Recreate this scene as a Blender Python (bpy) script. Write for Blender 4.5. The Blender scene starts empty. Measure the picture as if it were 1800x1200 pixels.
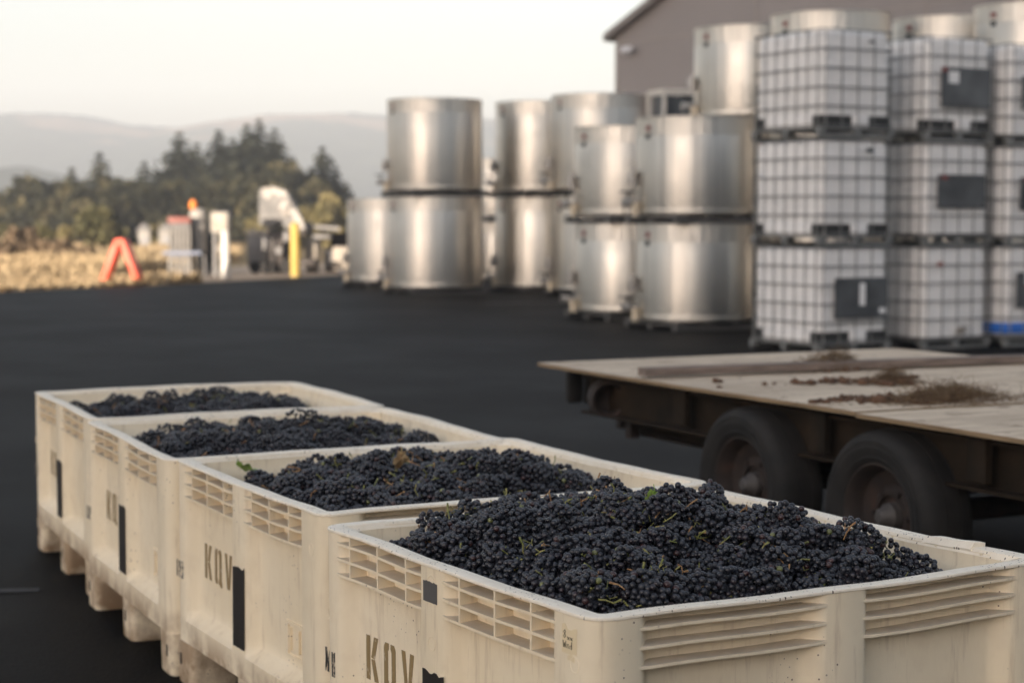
import bpy, bmesh, math, random
import numpy as np
from mathutils import Vector, Matrix, Quaternion
R = math.radians
rnd = random.Random(7)
nrs = np.random.RandomState(11)
sc = bpy.context.scene
COL = sc.collection

# ------------------------------------------------------------------ camera
cam_d = bpy.data.cameras.new('camera'); cam = bpy.data.objects.new('camera', cam_d); COL.objects.link(cam)
cam.location = (0, 0, 1.454); cam.rotation_euler = (R(90) - 0.06759, 0, 0)
cam_d.sensor_width = 36; cam_d.lens = 63.72
cam_d.clip_start = 0.1; cam_d.clip_end = 12000
cam_d.dof.use_dof = True; cam_d.dof.focus_distance = 3.95; cam_d.dof.aperture_fstop = 3.6
cam_d.dof.aperture_blades = 0
sc.camera = cam

# ------------------------------------------------------------------ light
SUN_AZ = math.atan2(-0.47, -0.88)          # from +Y towards +X
SUN_EL = R(4.5)
w = bpy.data.worlds.new('World'); sc.world = w; w.use_nodes = True
nt = w.node_tree; bg = nt.nodes['Background']
sky = nt.nodes.new('ShaderNodeTexSky'); sky.sky_type = 'NISHITA'; sky.sun_disc = False
sky.sun_elevation = SUN_EL; sky.sun_rotation = SUN_AZ
sky.altitude = 100; sky.air_density = 1.0; sky.dust_density = 3.0; sky.ozone_density = 0.6
hs = nt.nodes.new('ShaderNodeHueSaturation'); hs.inputs['Saturation'].default_value = 0.52
nt.links.new(sky.outputs[0], hs.inputs['Color'])
tint = nt.nodes.new('ShaderNodeMix'); tint.data_type = 'RGBA'; tint.blend_type = 'MULTIPLY'
tint.inputs[0].default_value = 1.0; tint.inputs[7].default_value = (1.0, 1.05, 1.20, 1)
nt.links.new(hs.outputs[0], tint.inputs[6]); nt.links.new(tint.outputs[2], bg.inputs[0])
bg.inputs[1].default_value = 0.15
sd = bpy.data.lights.new('sun', 'SUN'); sd.energy = 5.0; sd.angle = R(0.5); sd.color = (1.0, 0.86, 0.70)
so = bpy.data.objects.new('sun', sd); COL.objects.link(so)
sun_dir = Vector((math.sin(SUN_AZ) * math.cos(SUN_EL), math.cos(SUN_AZ) * math.cos(SUN_EL), math.sin(SUN_EL)))
so.rotation_euler = (-sun_dir).to_track_quat('-Z', 'Y').to_euler(); so.location = (-30, -40, 30)
vs = sc.view_settings; vs.view_transform = 'Standard'; vs.look = 'None'; vs.gamma = 1; vs.exposure = 1.42
vs.use_curve_mapping = False
sc.cycles.max_bounces = 8; sc.cycles.volume_bounces = 1; sc.cycles.transparent_max_bounces = 8

# ------------------------------------------------------------------ materials
def mat(name, col=(.5, .5, .5), rough=.6, metal=0, spec=.5, fn=None, **kw):
    m = bpy.data.materials.new(name); m.use_nodes = True
    n = m.node_tree; b = n.nodes['Principled BSDF']
    b.inputs['Base Color'].default_value = (*col, 1); b.inputs['Roughness'].default_value = rough
    b.inputs['Metallic'].default_value = metal; b.inputs['Specular IOR Level'].default_value = spec
    if fn: fn(N(n, b))
    return m
class N:
    def __init__(s, n, b): s.n = n; s.b = b
    def new(s, t, **kw):
        x = s.n.nodes.new(t)
        for k, v in kw.items(): setattr(x, k, v)
        return x
    def co(s, kind='Object', scale=(1, 1, 1), raw=False):
        c = s.new('ShaderNodeTexCoord'); mp = s.new('ShaderNodeMapping'); mp.inputs['Scale'].default_value = scale
        s.n.links.new(c.outputs[kind], mp.inputs[0])
        if not raw and kind == 'Object':
            oi = s.new('ShaderNodeObjectInfo'); ml = s.new('ShaderNodeMath'); ml.operation = 'MULTIPLY'; ml.inputs[1].default_value = 61.0
            s.n.links.new(oi.outputs['Random'], ml.inputs[0]); ad = s.new('ShaderNodeVectorMath'); ad.operation = 'ADD'; s.n.links.new(mp.outputs[0], ad.inputs[0]); s.n.links.new(ml.outputs[0], ad.inputs[1]); return ad.outputs[0]
        return mp.outputs[0]
    def noise(s, scale, detail=4, co=None, rough=.55):
        x = s.new('ShaderNodeTexNoise'); x.inputs['Scale'].default_value = scale; x.inputs['Detail'].default_value = detail
        x.inputs['Roughness'].default_value = rough
        if co: s.n.links.new(co, x.inputs['Vector'])
        return x.outputs[0]
    def vor(s, scale, co=None, feature='F1', out='Distance'):
        x = s.new('ShaderNodeTexVoronoi'); x.feature = feature; x.inputs['Scale'].default_value = scale
        if co: s.n.links.new(co, x.inputs['Vector'])
        return x.outputs[out]
    def ramp(s, fac, stops):
        x = s.new('ShaderNodeValToRGB'); e = x.color_ramp.elements
        while len(e) < len(stops): e.new(.5)
        for i, (p, c) in enumerate(stops):
            e[i].position = p; e[i].color = (*c, 1) if len(c) == 3 else c
        s.n.links.new(fac, x.inputs[0]); return x.outputs[0]
    def mix(s, fac, a, b_, mode='MIX'):
        x = s.new('ShaderNodeMix'); x.data_type = 'RGBA'; x.blend_type = mode
        for sock, v in ((x.inputs[0], fac), (x.inputs[6], a), (x.inputs[7], b_)):
            if isinstance(v, (int, float)): sock.default_value = v
            elif isinstance(v, tuple): sock.default_value = (*v, 1)
            else: s.n.links.new(v, sock)
        return x.outputs[2]
    def math(s, op, a, b_=0.0):
        x = s.new('ShaderNodeMath'); x.operation = op
        for sock, v in ((x.inputs[0], a), (x.inputs[1], b_)):
            if isinstance(v, (int, float)): sock.default_value = v
            else: s.n.links.new(v, sock)
        return x.outputs[0]
    def color(s, o): s.n.links.new(o, s.b.inputs['Base Color'])
    def rough(s, o): s.n.links.new(o, s.b.inputs['Roughness'])
    def bump(s, h, st=.3, dist=.01):
        x = s.new('ShaderNodeBump'); x.inputs['Strength'].default_value = st; x.inputs['Distance'].default_value = dist
        s.n.links.new(h, x.inputs['Height']); s.n.links.new(x.outputs[0], s.b.inputs['Normal'])
B3 = lambda v: (v, v, v)

def f_asphalt(k):
    g = k.co('Object')
    big = k.noise(.45, 6, g, .65); fine = k.noise(38, 4, g, .7); v = k.vor(90, g)
    tread = k.noise(1.0, 4, k.co('Object', (.5, 1.4, 1)))
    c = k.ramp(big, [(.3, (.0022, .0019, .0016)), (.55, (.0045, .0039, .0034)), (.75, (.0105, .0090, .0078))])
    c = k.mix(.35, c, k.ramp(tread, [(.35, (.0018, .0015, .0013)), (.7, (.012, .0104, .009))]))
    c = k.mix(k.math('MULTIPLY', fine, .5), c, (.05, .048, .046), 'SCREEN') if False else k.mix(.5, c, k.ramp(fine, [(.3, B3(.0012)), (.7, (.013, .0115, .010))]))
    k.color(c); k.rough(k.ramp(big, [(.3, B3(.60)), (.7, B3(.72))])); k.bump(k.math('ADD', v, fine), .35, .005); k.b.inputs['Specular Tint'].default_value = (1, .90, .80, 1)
M = {}
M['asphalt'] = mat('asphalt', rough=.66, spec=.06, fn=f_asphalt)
def f_soil(a, b_, c_, s=.4):
    def f(k):
        g = k.co('Object'); n1 = k.noise(s, 6, g); n2 = k.noise(s * 12, 5, g)
        c = k.mix(.45, k.ramp(n1, [(.3, a), (.5, b_), (.72, c_)]), k.ramp(n2, [(.3, a), (.7, c_)]))
        k.color(c); k.bump(n2, .6, .05)
    return f
M['field'] = mat('dry_field', rough=.95, spec=.1, fn=f_soil((.22, .15, .07), (.36, .25, .12), (.46, .33, .17)))
M['dirt'] = mat('packed_dirt', rough=.95, spec=.1, fn=f_soil((.34, .25, .18), (.50, .39, .29), (.58, .47, .36), 1.2))
M['straw'] = mat('dry_grass', (.42, .30, .14), .9, spec=.1, fn=lambda k: k.color(k.ramp(k.noise(3, 3, k.co('Object')), [(.3, (.34, .25, .14)), (.55, (.44, .33, .20)), (.75, (.52, .41, .26))])))
def f_hill(k):
    g = k.co('Object'); n1 = k.noise(.0045, 5, g); n2 = k.noise(.04, 6, g)
    c = k.ramp(n2, [(.35, (.022, .034, .018)), (.6, (.05, .065, .032))])
    k.color(k.mix(k.ramp(n1, [(.60, B3(0)), (.64, B3(1))]), c, (.26, .18, .11))); k.bump(n2, .8, 6)
M['hill'] = mat('wooded_hill', rough=.95, spec=.05, fn=f_hill)

def f_bin(k):
    g = k.co('Object')
    base = k.noise(2.2, 4, g); mott = k.noise(14, 5, g)
    c = k.ramp(base, [(.3, (.84, .715, .515)), (.7, (.90, .785, .595))])
    c = k.mix(k.ramp(mott, [(.5, B3(0)), (.8, B3(.25))]), c, (.58, .45, .31))
    # vertical grime streaks
    st = k.noise(9, 5, k.co('Object', (3.2, 3.2, .35)), .65)
    c = k.mix(k.ramp(st, [(.56, B3(0)), (.74, B3(.48))]), c, (.42, .30, .19))
    # specks of juice
    vv = k.vor(62, g, out='Distance'); sel = k.noise(5, 3, g)
    sp = k.math('MULTIPLY', k.ramp(vv, [(.0, B3(1)), (.10, B3(1)), (.14, B3(0))]), k.ramp(sel, [(.56, B3(0)), (.62, B3(1))]))
    c = k.mix(sp, c, (.10, .05, .04))
    jn = k.noise(3.1, 5, g, .7); c = k.mix(k.ramp(jn, [(.66, B3(0)), (.74, B3(.22))]), c, (.34, .20, .17))
    # grime low down on the feet
    sep = k.new('ShaderNodeSeparateXYZ'); k.n.links.new(k.co('Object', raw=True), sep.inputs[0])
    low = k.math('MULTIPLY', k.ramp(sep.outputs[2], [(.0, B3(1)), (.15, B3(.75)), (.22, B3(0))]), k.ramp(k.noise(11, 5, g), [(.34, B3(0)), (.58, B3(1))]))
    c = k.mix(k.math('MULTIPLY', low, .85), c, (.22, .11, .045))
    k.color(c); k.rough(k.ramp(mott, [(.3, B3(.42)), (.7, B3(.6))]))
    sc1 = k.noise(70, 3, k.co('Object', (1, 1, .3)))
    k.bump(k.math('ADD', k.math('MULTIPLY', sc1, .35), k.math('MULTIPLY', k.noise(5, 3, g), 2.2)), .35, .004)
M['bin'] = mat('cream_plastic', rough=.5, spec=.4, fn=f_bin)
def f_rib_shade(k):  # greys up-facing rib tops, painting in the shade below the rim
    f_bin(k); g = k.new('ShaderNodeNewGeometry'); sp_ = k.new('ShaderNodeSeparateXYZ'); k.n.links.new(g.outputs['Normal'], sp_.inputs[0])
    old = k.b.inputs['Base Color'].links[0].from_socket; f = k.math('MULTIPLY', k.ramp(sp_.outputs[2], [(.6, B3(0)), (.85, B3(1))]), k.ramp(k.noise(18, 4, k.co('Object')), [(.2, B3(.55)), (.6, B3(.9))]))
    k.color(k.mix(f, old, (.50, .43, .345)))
M['greyed'] = mat('cream_plastic_shaded_tops', rough=.6, spec=.3, fn=f_rib_shade)
def f_rim(k):
    g = k.co('Object'); mott = k.noise(22, 5, g)
    c = k.ramp(mott, [(.3, (.85, .75, .60)), (.62, (.93, .845, .70)), (.8, (.64, .51, .37))])
    vv = k.vor(95, k.co('Object', (1, 1, .4))); sel = k.noise(9, 3, g)
    sp = k.math('MULTIPLY', k.ramp(vv, [(.0, B3(1)), (.15, B3(1)), (.2, B3(0))]), k.ramp(sel, [(.46, B3(0)), (.54, B3(1))]))
    c = k.mix(sp, c, (.05, .02, .018))
    k.color(c); k.bump(mott, .4, .003)
M['rim'] = mat('worn_rim_plastic', rough=.6, spec=.35, fn=f_rim)
def f_chip(col, lo, hi):
    def f(k):
        n = k.noise(40, 6, k.co('Object'), .7)
        k.color(k.mix(k.ramp(n, [(lo, B3(0)), (hi, B3(1))]), col, (.62, .53, .41)))
    return f
M['tan_paint'] = mat('tan_stencil_paint', (.30, .21, .095), .6, fn=f_chip((.28, .195, .085), .60, .68))
M['black_paint'] = mat('black_stencil_paint', (.02, .02, .02), .5, fn=f_chip((.02, .018, .016), .50, .58))
M['black_tape'] = mat('black_tape', (.022, .018, .016), .45, fn=lambda k: k.bump(k.noise(60, 4, k.co('Object', (1, 1, .2))), .4, .002))
M['grey_tape'] = mat('grey_tape', (.10, .095, .09), .5, fn=lambda k: k.bump(k.noise(80, 4, k.co('Object', (1, 1, .2))), .4, .001))
M['glue'] = mat('old_label_glue', (.80, .66, .43), .5)
M['slot'] = mat('slot_shade', (.05, .035, .025), .8)

def f_berry(k):
    a = k.new('ShaderNodeAttribute'); a.attribute_name = 'tint'
    g = k.co('Object'); n = k.noise(120, 4, g); n2 = k.noise(30, 2, g)
    base = k.ramp(a.outputs['Fac'], [(.0, (.0055, .0055, .0085)), (.6, (.008, .0075, .012)), (.9, (.014, .007, .010)), (.97, (.04, .012, .014)), (1.0, (.16, .17, .05))])
    bloom = k.math('MULTIPLY', k.ramp(k.math('FRACT', k.math('MULTIPLY', a.outputs['Fac'], 7.31)), [(.0, B3(.25)), (1.0, B3(1.25))]), k.math('MULTIPLY', k.ramp(n, [(.28, B3(.15)), (.55, B3(1)), ]), k.ramp(n2, [(.3, B3(.30)), (.65, B3(1.0))])))
    k.color(k.mix(k.math('MULTIPLY', bloom, .50), base, (.040, .047, .066)))
    k.b.inputs['Sheen Weight'].default_value = .10; k.b.inputs['Sheen Roughness'].default_value = .35; k.b.inputs['Sheen Tint'].default_value = (.70, .80, 1, 1)
    k.rough(k.ramp(bloom, [(.0, B3(.22)), (.7, B3(.46))]))
M['berry'] = mat('grape_skin', (.012, .011, .02), .45, spec=.6, fn=f_berry)
M['stem'] = mat('green_stem', (.20, .21, .07), .6, fn=lambda k: k.color(k.ramp(k.noise(40, 3, k.co('Object')), [(.35, (.13, .15, .035)), (.6, (.27, .25, .08)), (.8, (.28, .15, .06))])))
M['twig'] = mat('brown_stem', (.30, .15, .06), .7, fn=lambda k: k.color(k.ramp(k.noise(50, 3, k.co('Object')), [(.3, (.20, .09, .035)), (.7, (.42, .26, .12))])))
M['leaf_dry'] = mat('dry_leaf', (.50, .32, .14), .6, fn=lambda k: k.color(k.ramp(k.noise(60, 4, k.co('Object')), [(.3, (.38, .2, .08)), (.7, (.62, .45, .24))])))
M['leaf_green'] = mat('green_leaf', (.2, .36, .06), .5, fn=lambda k: k.color(k.ramp(k.noise(60, 4, k.co('Object')), [(.3, (.16, .30, .04)), (.7, (.34, .46, .12))])))

def f_steel(strk, rl, rh):
    def f(k):
        g = k.co('Object', (13, 13, .02)); n = k.noise(1.0, 4, g, .65)
        n2 = k.noise(3, 3, k.co('Object')); n3 = k.noise(1.0, 2, k.co('Object', (60, 60, 1)))
        k.color(k.ramp(n, [(.30, (.50, .475, .435)), (.45, (.80, .75, .67)), (.58, (.72, .68, .61)), (.72, (.92, .87, .785))])); k.rough(k.ramp(n2, [(.3, B3(rl)), (.7, B3(rh))]))
        k.bump(k.math('ADD', n, k.math('MULTIPLY', n3, .02)), strk, .05)
        k.b.inputs['Anisotropic'].default_value = .8
        tg = k.new('ShaderNodeTangent'); tg.direction_type = 'RADIAL'; tg.axis = 'Z'; k.n.links.new(tg.outputs[0], k.b.inputs['Tangent']); k.b.inputs['Anisotropic Rotation'].default_value = .25
    return f
M['steel'] = mat('brushed_steel', (.6, .58, .56), .3, 1, fn=f_steel(.50, .40, .50))
def f_dimple(k):
    f_steel(.45, .42, .52)(k)
    g = k.co('UV', (1, 1, 1)); mp = k.new('ShaderNodeMapping'); mp.inputs['Rotation'].default_value = (0, 0, R(45)); mp.inputs['Scale'].default_value = (15, 15, 15)
    k.n.links.new(g, mp.inputs[0]); ch = k.new('ShaderNodeTexVoronoi'); ch.inputs['Randomness'].default_value = 0; ch.inputs['Scale'].default_value = 1
    k.n.links.new(mp.outputs[0], ch.inputs['Vector'])
    n = k.noise(1.0, 3, k.co('Object', (7, 7, .02)), .6)
    k.bump(k.math('ADD', n, k.math('MULTIPLY', ch.outputs[0], .10)), .30, .05)
M['dimple'] = mat('dimpled_cooling_jacket', (.6, .58, .56), .34, 1, fn=f_dimple)
M['dark_steel'] = mat('dark_steel', (.12, .115, .11), .55, .7)
M['valve'] = mat('valve_metal', (.34, .33, .32), .35, .9)
M['pale'] = mat('pale_plastic', (.55, .47, .35), .5)
M['black'] = mat('black_plastic', (.018, .018, .018), .55)
M['label_red'] = mat('red_sticker', (.20, .045, .04), .6)
M['white_label'] = mat('white_paper', (.75, .75, .75), .6)
def f_ibc(k):
    sep = k.new('ShaderNodeSeparateXYZ'); k.n.links.new(k.co('Object'), sep.inputs[0])
    n = k.noise(3, 4, k.co('Object'))
    k.color(k.ramp(n, [(.3, (.68, .67, .66)), (.7, (.79, .78, .77))])); k.bump(k.noise(4, 2, k.co('Object')), .3, .02)
M['ibc'] = mat('milky_white_plastic', (.74, .75, .78), .4, fn=f_ibc)
M['galv'] = mat('galvanised_tube', (.20, .205, .205), .5, .6, fn=lambda k: k.color(k.ramp(k.noise(12, 4, k.co('Object')), [(.3, (.15, .155, .15)), (.7, (.29, .29, .285))])))
M['plate'] = mat('grey_label_plate', (.06, .065, .07), .36, .4, fn=lambda k: k.color(k.ramp(k.noise(2.5, 4, k.co('Object')), [(.3, (.05, .054, .06)), (.7, (.13, .14, .15))])))
M['blue'] = mat('blue_plastic', (.02, .13, .50), .4)
M['siding'] = mat('grey_metal_siding', (.215, .195, .19), .55, .0, fn=lambda k: k.color(k.ramp(k.noise(.25, 3, k.co('Object')), [(.3, (.205, .186, .182)), (.7, (.225, .205, .20))])))
M['siding_trim'] = mat('siding_trim', (.27, .24, .22), .5)
M['roofm'] = mat('metal_roof', (.20, .18, .17), .5, .3)
M['lampg'] = mat('lamp_housing', (.50, .50, .52), .4)

def f_ply(k):
    g = k.co('Object', (1.2, 9, 9)); n1 = k.noise(3, 6, g, .65); n2 = k.noise(1.1, 4, k.co('Object')); n3 = k.noise(9, 5, k.co('Object'), .7)
    c = k.ramp(n1, [(.28, (.42, .32, .22)), (.5, (.64, .52, .385)), (.72, (.78, .66, .51))])
    c = k.mix(k.ramp(n2, [(.45, B3(0)), (.75, B3(.5))]), c, (.28, .2, .135))
    k.color(k.mix(k.ramp(n3, [(.56, B3(0)), (.70, B3(.75))]), c, (.17, .095, .055))); k.bump(n1, .5, .004)
M['ply'] = mat('weathered_plywood', rough=.75, spec=.25, fn=f_ply)
M['ply_edge'] = mat('plywood_edge', (.30, .19, .09), .8, fn=lambda k: k.color(k.ramp(k.noise(4, 4, k.co('Object', (1, 1, 40))), [(.3, (.13, .085, .045)), (.7, (.30, .21, .12))])))
M['oldwood'] = mat('grey_old_timber', (.2, .16, .13), .85, fn=lambda k: k.color(k.ramp(k.noise(5, 5, k.co('Object', (1, 9, 9))), [(.3, (.11, .085, .07)), (.7, (.26, .20, .165))])))
M['rustbeam'] = mat('rusty_painted_beam', (.03, .02, .014), .85, spec=.2, fn=lambda k: k.color(k.ramp(k.noise(5, 5, k.co('Object')), [(.3, (.010, .0075, .005)), (.6, (.026, .017, .010)), (.8, (.052, .031, .017))])))
M['rust'] = mat('rusty_steel', (.12, .06, .03), .75, fn=lambda k: k.color(k.ramp(k.noise(12, 5, k.co('Object')), [(.3, (.016, .012, .011)), (.6, (.036, .023, .018)), (.8, (.075, .034, .024))])))
M['rubber'] = mat('dusty_rubber', (.03, .028, .026), .8, fn=lambda k: k.color(k.ramp(k.noise(9, 5, k.co('Object')), [(.35, (.006, .0055, .005)), (.7, (.019, .016, .014))])))
M['hubm'] = mat('grey_hub_metal', (.10, .09, .085), .6, .3)
M['soil'] = mat('brown_soil', (.11, .055, .03), .95, fn=lambda k: k.color(k.ramp(k.noise(25, 4, k.co('Object')), [(.3, (.05, .026, .015)), (.7, (.15, .08, .045))])))
M['roots'] = mat('dry_roots', (.17, .115, .07), .9, spec=.1, fn=lambda k: k.color(k.ramp(k.noise(30, 3, k.co('Object')), [(.3, (.10, .062, .038)), (.65, (.20, .14, .085)), (.8, (.36, .27, .17))])))
M['orange'] = mat('orange_paint', (.74, .085, .028), .5)
M['yellow'] = mat('yellow_paint', (.50, .34, .075), .55)
M['white'] = mat('white_paint', (.78, .74, .68), .55, fn=lambda k: k.color(k.ramp(k.noise(3, 4, k.co('Object')), [(.3, (.22, .205, .185)), (.7, (.34, .315, .285))])))
M['bwhite'] = mat('bright_white_paint', (.55, .52, .47), .5)
M['lgrey'] = mat('light_grey_paint', (.16, .152, .148), .55)
M['hopperm'] = mat('worn_hopper_paint', (.2, .19, .18), .55, fn=lambda k: k.color(k.ramp(k.noise(2.2, 5, k.co('Object')), [(.35, (.06, .057, .055)), (.65, (.15, .14, .13))])))
M['chutem'] = mat('pale_chute_paint', (.5, .46, .41), .5, fn=lambda k: k.color(k.ramp(k.noise(4.5, 4, k.co('Object')), [(.4, (.09, .083, .076)), (.55, (.30, .27, .24))])))
M['mgrey'] = mat('mid_grey_paint', (.25, .245, .25), .55)
M['bluegrey'] = mat('blue_grey_paint', (.22, .25, .33), .55)
M['dkmach'] = mat('dark_machine_paint', (.045, .035, .03), .6)
M['capor'] = mat('orange_cap', (.75, .22, .03), .5)
M['pinkred'] = mat('faded_red_paint', (.27, .10, .08), .6)
M['concrete'] = mat('pale_concrete', (.60, .53, .44), .85, fn=lambda k: k.color(k.ramp(k.noise(3, 5, k.co('Object')), [(.3, (.26, .225, .185)), (.7, (.42, .37, .31))])))
M['line'] = mat('worn_line_paint', (.12, .12, .12), .8, fn=lambda k: k.color(k.ramp(k.noise(9, 5, k.co('Object')), [(.3, (.05, .05, .05)), (.6, (.22, .21, .20))])))
M['line_blue'] = mat('faded_line_paint', (.05, .055, .075), .8, fn=lambda k: k.color(k.ramp(k.noise(9, 5, k.co('Object')), [(.4, (.012, .012, .014)), (.7, (.035, .037, .055))])))
M['bark'] = mat('bark', (.07, .05, .035), .9)
def foliage(name, a, b_, c_):
    def f(k):
        k.color(k.ramp(k.noise(.6, 3, k.co('Object')), [(.36, a), (.52, b_), (.66, c_)]))
        tr = k.b.inputs.get('Subsurface Weight')
    return mat(name, b_, .75, spec=.2, fn=f)
M['conifer'] = foliage('conifer_needles', (.008, .010, .006), (.015, .017, .009), (.036, .035, .018))
M['oak'] = foliage('oak_leaves', (.015, .016, .009), (.038, .036, .017), (.120, .100, .048))
M['shrub'] = foliage('shrub_leaves', (.050, .052, .025), (.085, .080, .036), (.12, .105, .05))
M['willow'] = foliage('pale_leaves', (.10, .09, .04), (.16, .135, .06), (.22, .18, .085))
M['brown_shrub'] = foliage('dry_shrub_leaves', (.09, .065, .04), (.15, .105, .065), (.22, .16, .10))

# ------------------------------------------------------------------ mesh helpers
class MB:
    def __init__(s): s.v = []; s.f = []; s.m = []; s.mi = 0
    def add(s, vs_, fs):
        o = len(s.v); s.v.extend([tuple(p) for p in vs_]); s.f.extend([tuple(i + o for i in f) for f in fs]); s.m.extend([s.mi] * len(fs)); return s
    def box(s, c, size, rot=None, bevel=0):
        x, y, z = [a / 2 for a in size]
        if bevel:
            b = min(bevel, x * .9, y * .9, z * .9); pts = []
            bm = bmesh.new(); bmesh.ops.create_cube(bm, size=1)
            for v in bm.verts: v.co = Vector((v.co.x * 2 * x, v.co.y * 2 * y, v.co.z * 2 * z))
            bmesh.ops.bevel(bm, geom=bm.edges[:], offset=b, segments=2, profile=.5, affect='EDGES')
            bm.verts.index_update()
            pts = [v.co.copy() for v in bm.verts]; fs = [[v.index for v in f.verts] for f in bm.faces]; bm.free()
        else:
            pts = [Vector(p) for p in ((-x, -y, -z), (x, -y, -z), (x, y, -z), (-x, y, -z), (-x, -y, z), (x, -y, z), (x, y, z), (-x, y, z))]
            fs = [(0, 3, 2, 1), (4, 5, 6, 7), (0, 1, 5, 4), (1, 2, 6, 5), (2, 3, 7, 6), (3, 0, 4, 7)]
        if rot is not None: pts = [rot @ p for p in pts]
        c = Vector(c); return s.add([p + c for p in pts], fs)
    def cyl(s, p0, p1, r0, r1=None, n=12, caps=True):
        r1 = r0 if r1 is None else r1; p0 = Vector(p0); p1 = Vector(p1); d = (p1 - p0).normalized()
        a = d.orthogonal().normalized(); b = d.cross(a); pts = []
        for p, r in ((p0, r0), (p1, r1)):
            for i in range(n):
                t = 2 * math.pi * i / n; pts.append(p + (a * math.cos(t) + b * math.sin(t)) * r)
        fs = [(i, (i + 1) % n, n + (i + 1) % n, n + i) for i in range(n)]
        if caps: fs += [tuple(range(n - 1, -1, -1)), tuple(range(n, 2 * n))]
        return s.add(pts, fs)
    def tube(s, pts, rad, n=6):
        pts = [Vector(p) for p in pts]; rs = rad if isinstance(rad, (list, tuple)) else [rad] * len(pts); vs_ = []; a = None
        for i, p in enumerate(pts):
            d = (pts[min(i + 1, len(pts) - 1)] - pts[max(i - 1, 0)]).normalized()
            a = d.orthogonal().normalized() if a is None else (a - d * a.dot(d)).normalized(); b = d.cross(a)
            for j in range(n):
                t = 2 * math.pi * j / n; vs_.append(p + (a * math.cos(t) + b * math.sin(t)) * rs[i])
        fs = []
        for i in range(len(pts) - 1):
            for j in range(n): fs.append((i * n + j, i * n + (j + 1) % n, (i + 1) * n + (j + 1) % n, (i + 1) * n + j))
        fs += [tuple(range(n - 1, -1, -1)), tuple(range((len(pts) - 1) * n, len(pts) * n))]
        return s.add(vs_, fs)
    def lathe(s, prof, n=48, c=(0, 0, 0), axis=None):
        vs_ = []; fs = []; k = len(prof); q = Vector((0, 0, 1)).rotation_difference(Vector(axis)) if axis else None
        for i in range(n):
            t = 2 * math.pi * i / n
            for r, z in prof:
                p = Vector((r * math.cos(t), r * math.sin(t), z)); p = q @ p if q else p; vs_.append(p + Vector(c))
        for i in range(n):
            for j in range(k - 1): a = i * k + j; b = ((i + 1) % n) * k + j; fs.append((a, b, b + 1, a + 1))
        return s.add(vs_, fs)
    def prism(s, poly, d0, d1, fn):
        """poly in 2D, extruded between d0 and d1, fn(x, y, d) -> 3D"""
        n = len(poly); pts = [fn(x, y, d0) for x, y in poly] + [fn(x, y, d1) for x, y in poly]
        return s.add(pts, [tuple(range(n)), tuple(range(2 * n - 1, n - 1, -1))] + [(i, n + i, n + (i + 1) % n, (i + 1) % n) for i in range(n)])
    def mesh(s, name, mats, smooth=None):
        me = bpy.data.meshes.new(name); me.from_pydata([tuple(v) for v in s.v], [], s.f)
        for m in (mats if isinstance(mats, (list, tuple)) else [mats]): me.materials.append(m)
        if max(s.m, default=0) > 0: me.polygons.foreach_set('material_index', s.m)
        bm = bmesh.new(); bm.from_mesh(me); bmesh.ops.recalc_face_normals(bm, faces=bm.faces); bm.to_mesh(me); bm.free()
        if smooth is not None:
            me.polygons.foreach_set('use_smooth', [True] * len(me.polygons)); me.set_sharp_from_angle(angle=R(smooth))
        me.update(); return me
    def build(s, name, mats, parent=None, smooth=None):
        o = bpy.data.objects.new(name, s.mesh(name, mats, smooth)); COL.objects.link(o)
        if parent: o.parent = parent
        return o
def tag(o, label=None, cat=None, group=None, kind=None):
    if label: o['label'] = label
    if cat: o['category'] = cat
    if group: o['group'] = group
    if kind: o['kind'] = kind
    return o
def empty(name, loc, rz=0):
    o = bpy.data.objects.new(name, None); COL.objects.link(o); o.location = loc; o.rotation_euler = (0, 0, rz); o.empty_display_size = .1; return o
def dup(root, loc=None, rz=None, label=None, skip=()):
    def rec(o, par):
        c = o.copy(); COL.objects.link(c); c.parent = par
        for ch in list(o.children):
            if ch.name.split('.')[0] not in skip: rec(ch, c)
        return c
    c = rec(root, None)
    if loc is not None: c.location = loc
    if rz is not None: c.rotation_euler = (0, 0, rz)
    if label: c['label'] = label
    return c
def fast_mesh(name, V, F, m, smooth=True, attr=None):
    """V (n,3) array, F (m,3|4) array"""
    me = bpy.data.meshes.new(name); k = F.shape[1]
    me.vertices.add(len(V)); me.vertices.foreach_set('co', V.astype(np.float32).ravel())
    me.loops.add(F.size); me.loops.foreach_set('vertex_index', F.astype(np.int32).ravel())
    me.polygons.add(len(F)); me.polygons.foreach_set('loop_start', np.arange(0, F.size, k, dtype=np.int32))
    me.polygons.foreach_set('use_smooth', np.full(len(F), smooth))
    me.materials.append(m)
    if attr is not None:
        a = me.attributes.new('tint', 'FLOAT', 'POINT'); a.data.foreach_set('value', attr.astype(np.float32))
    me.update(calc_edges=True); me.validate(); return me

# ------------------------------------------------------------------ ground, hills
EDGE = [(-30, 8), (-16, 25.5), (-10.19, 36.06), (-7.56, 40.2), (-4.43, 47.0), (2, 57.0)]
def sheet(name, pts, z, m, kind='structure'):
    mb = MB(); mb.add([(x, y, z) for x, y in pts], [tuple(range(len(pts)))]); return tag(mb.build(name, m), kind=kind)
sheet('ground', [(-9000, -3000), (9000, -3000), (9000, 9000), (-9000, 9000)], -.012, M['field'])
sheet('dirt_track', [(-14, 37.5), (-10.3, 36.2), (-4.43, 46.9), (2, 56.9), (30, 90), (12, 95), (-7, 60), (-12, 45)], -.006, M['dirt'])
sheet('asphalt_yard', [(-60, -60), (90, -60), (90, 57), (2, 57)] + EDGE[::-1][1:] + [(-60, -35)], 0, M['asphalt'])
sheet('painted_line', [(-.45, 31.15), (1.0, 31.42), (1.0, 31.56), (-.45, 31.29)], .004, M['line'])
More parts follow.
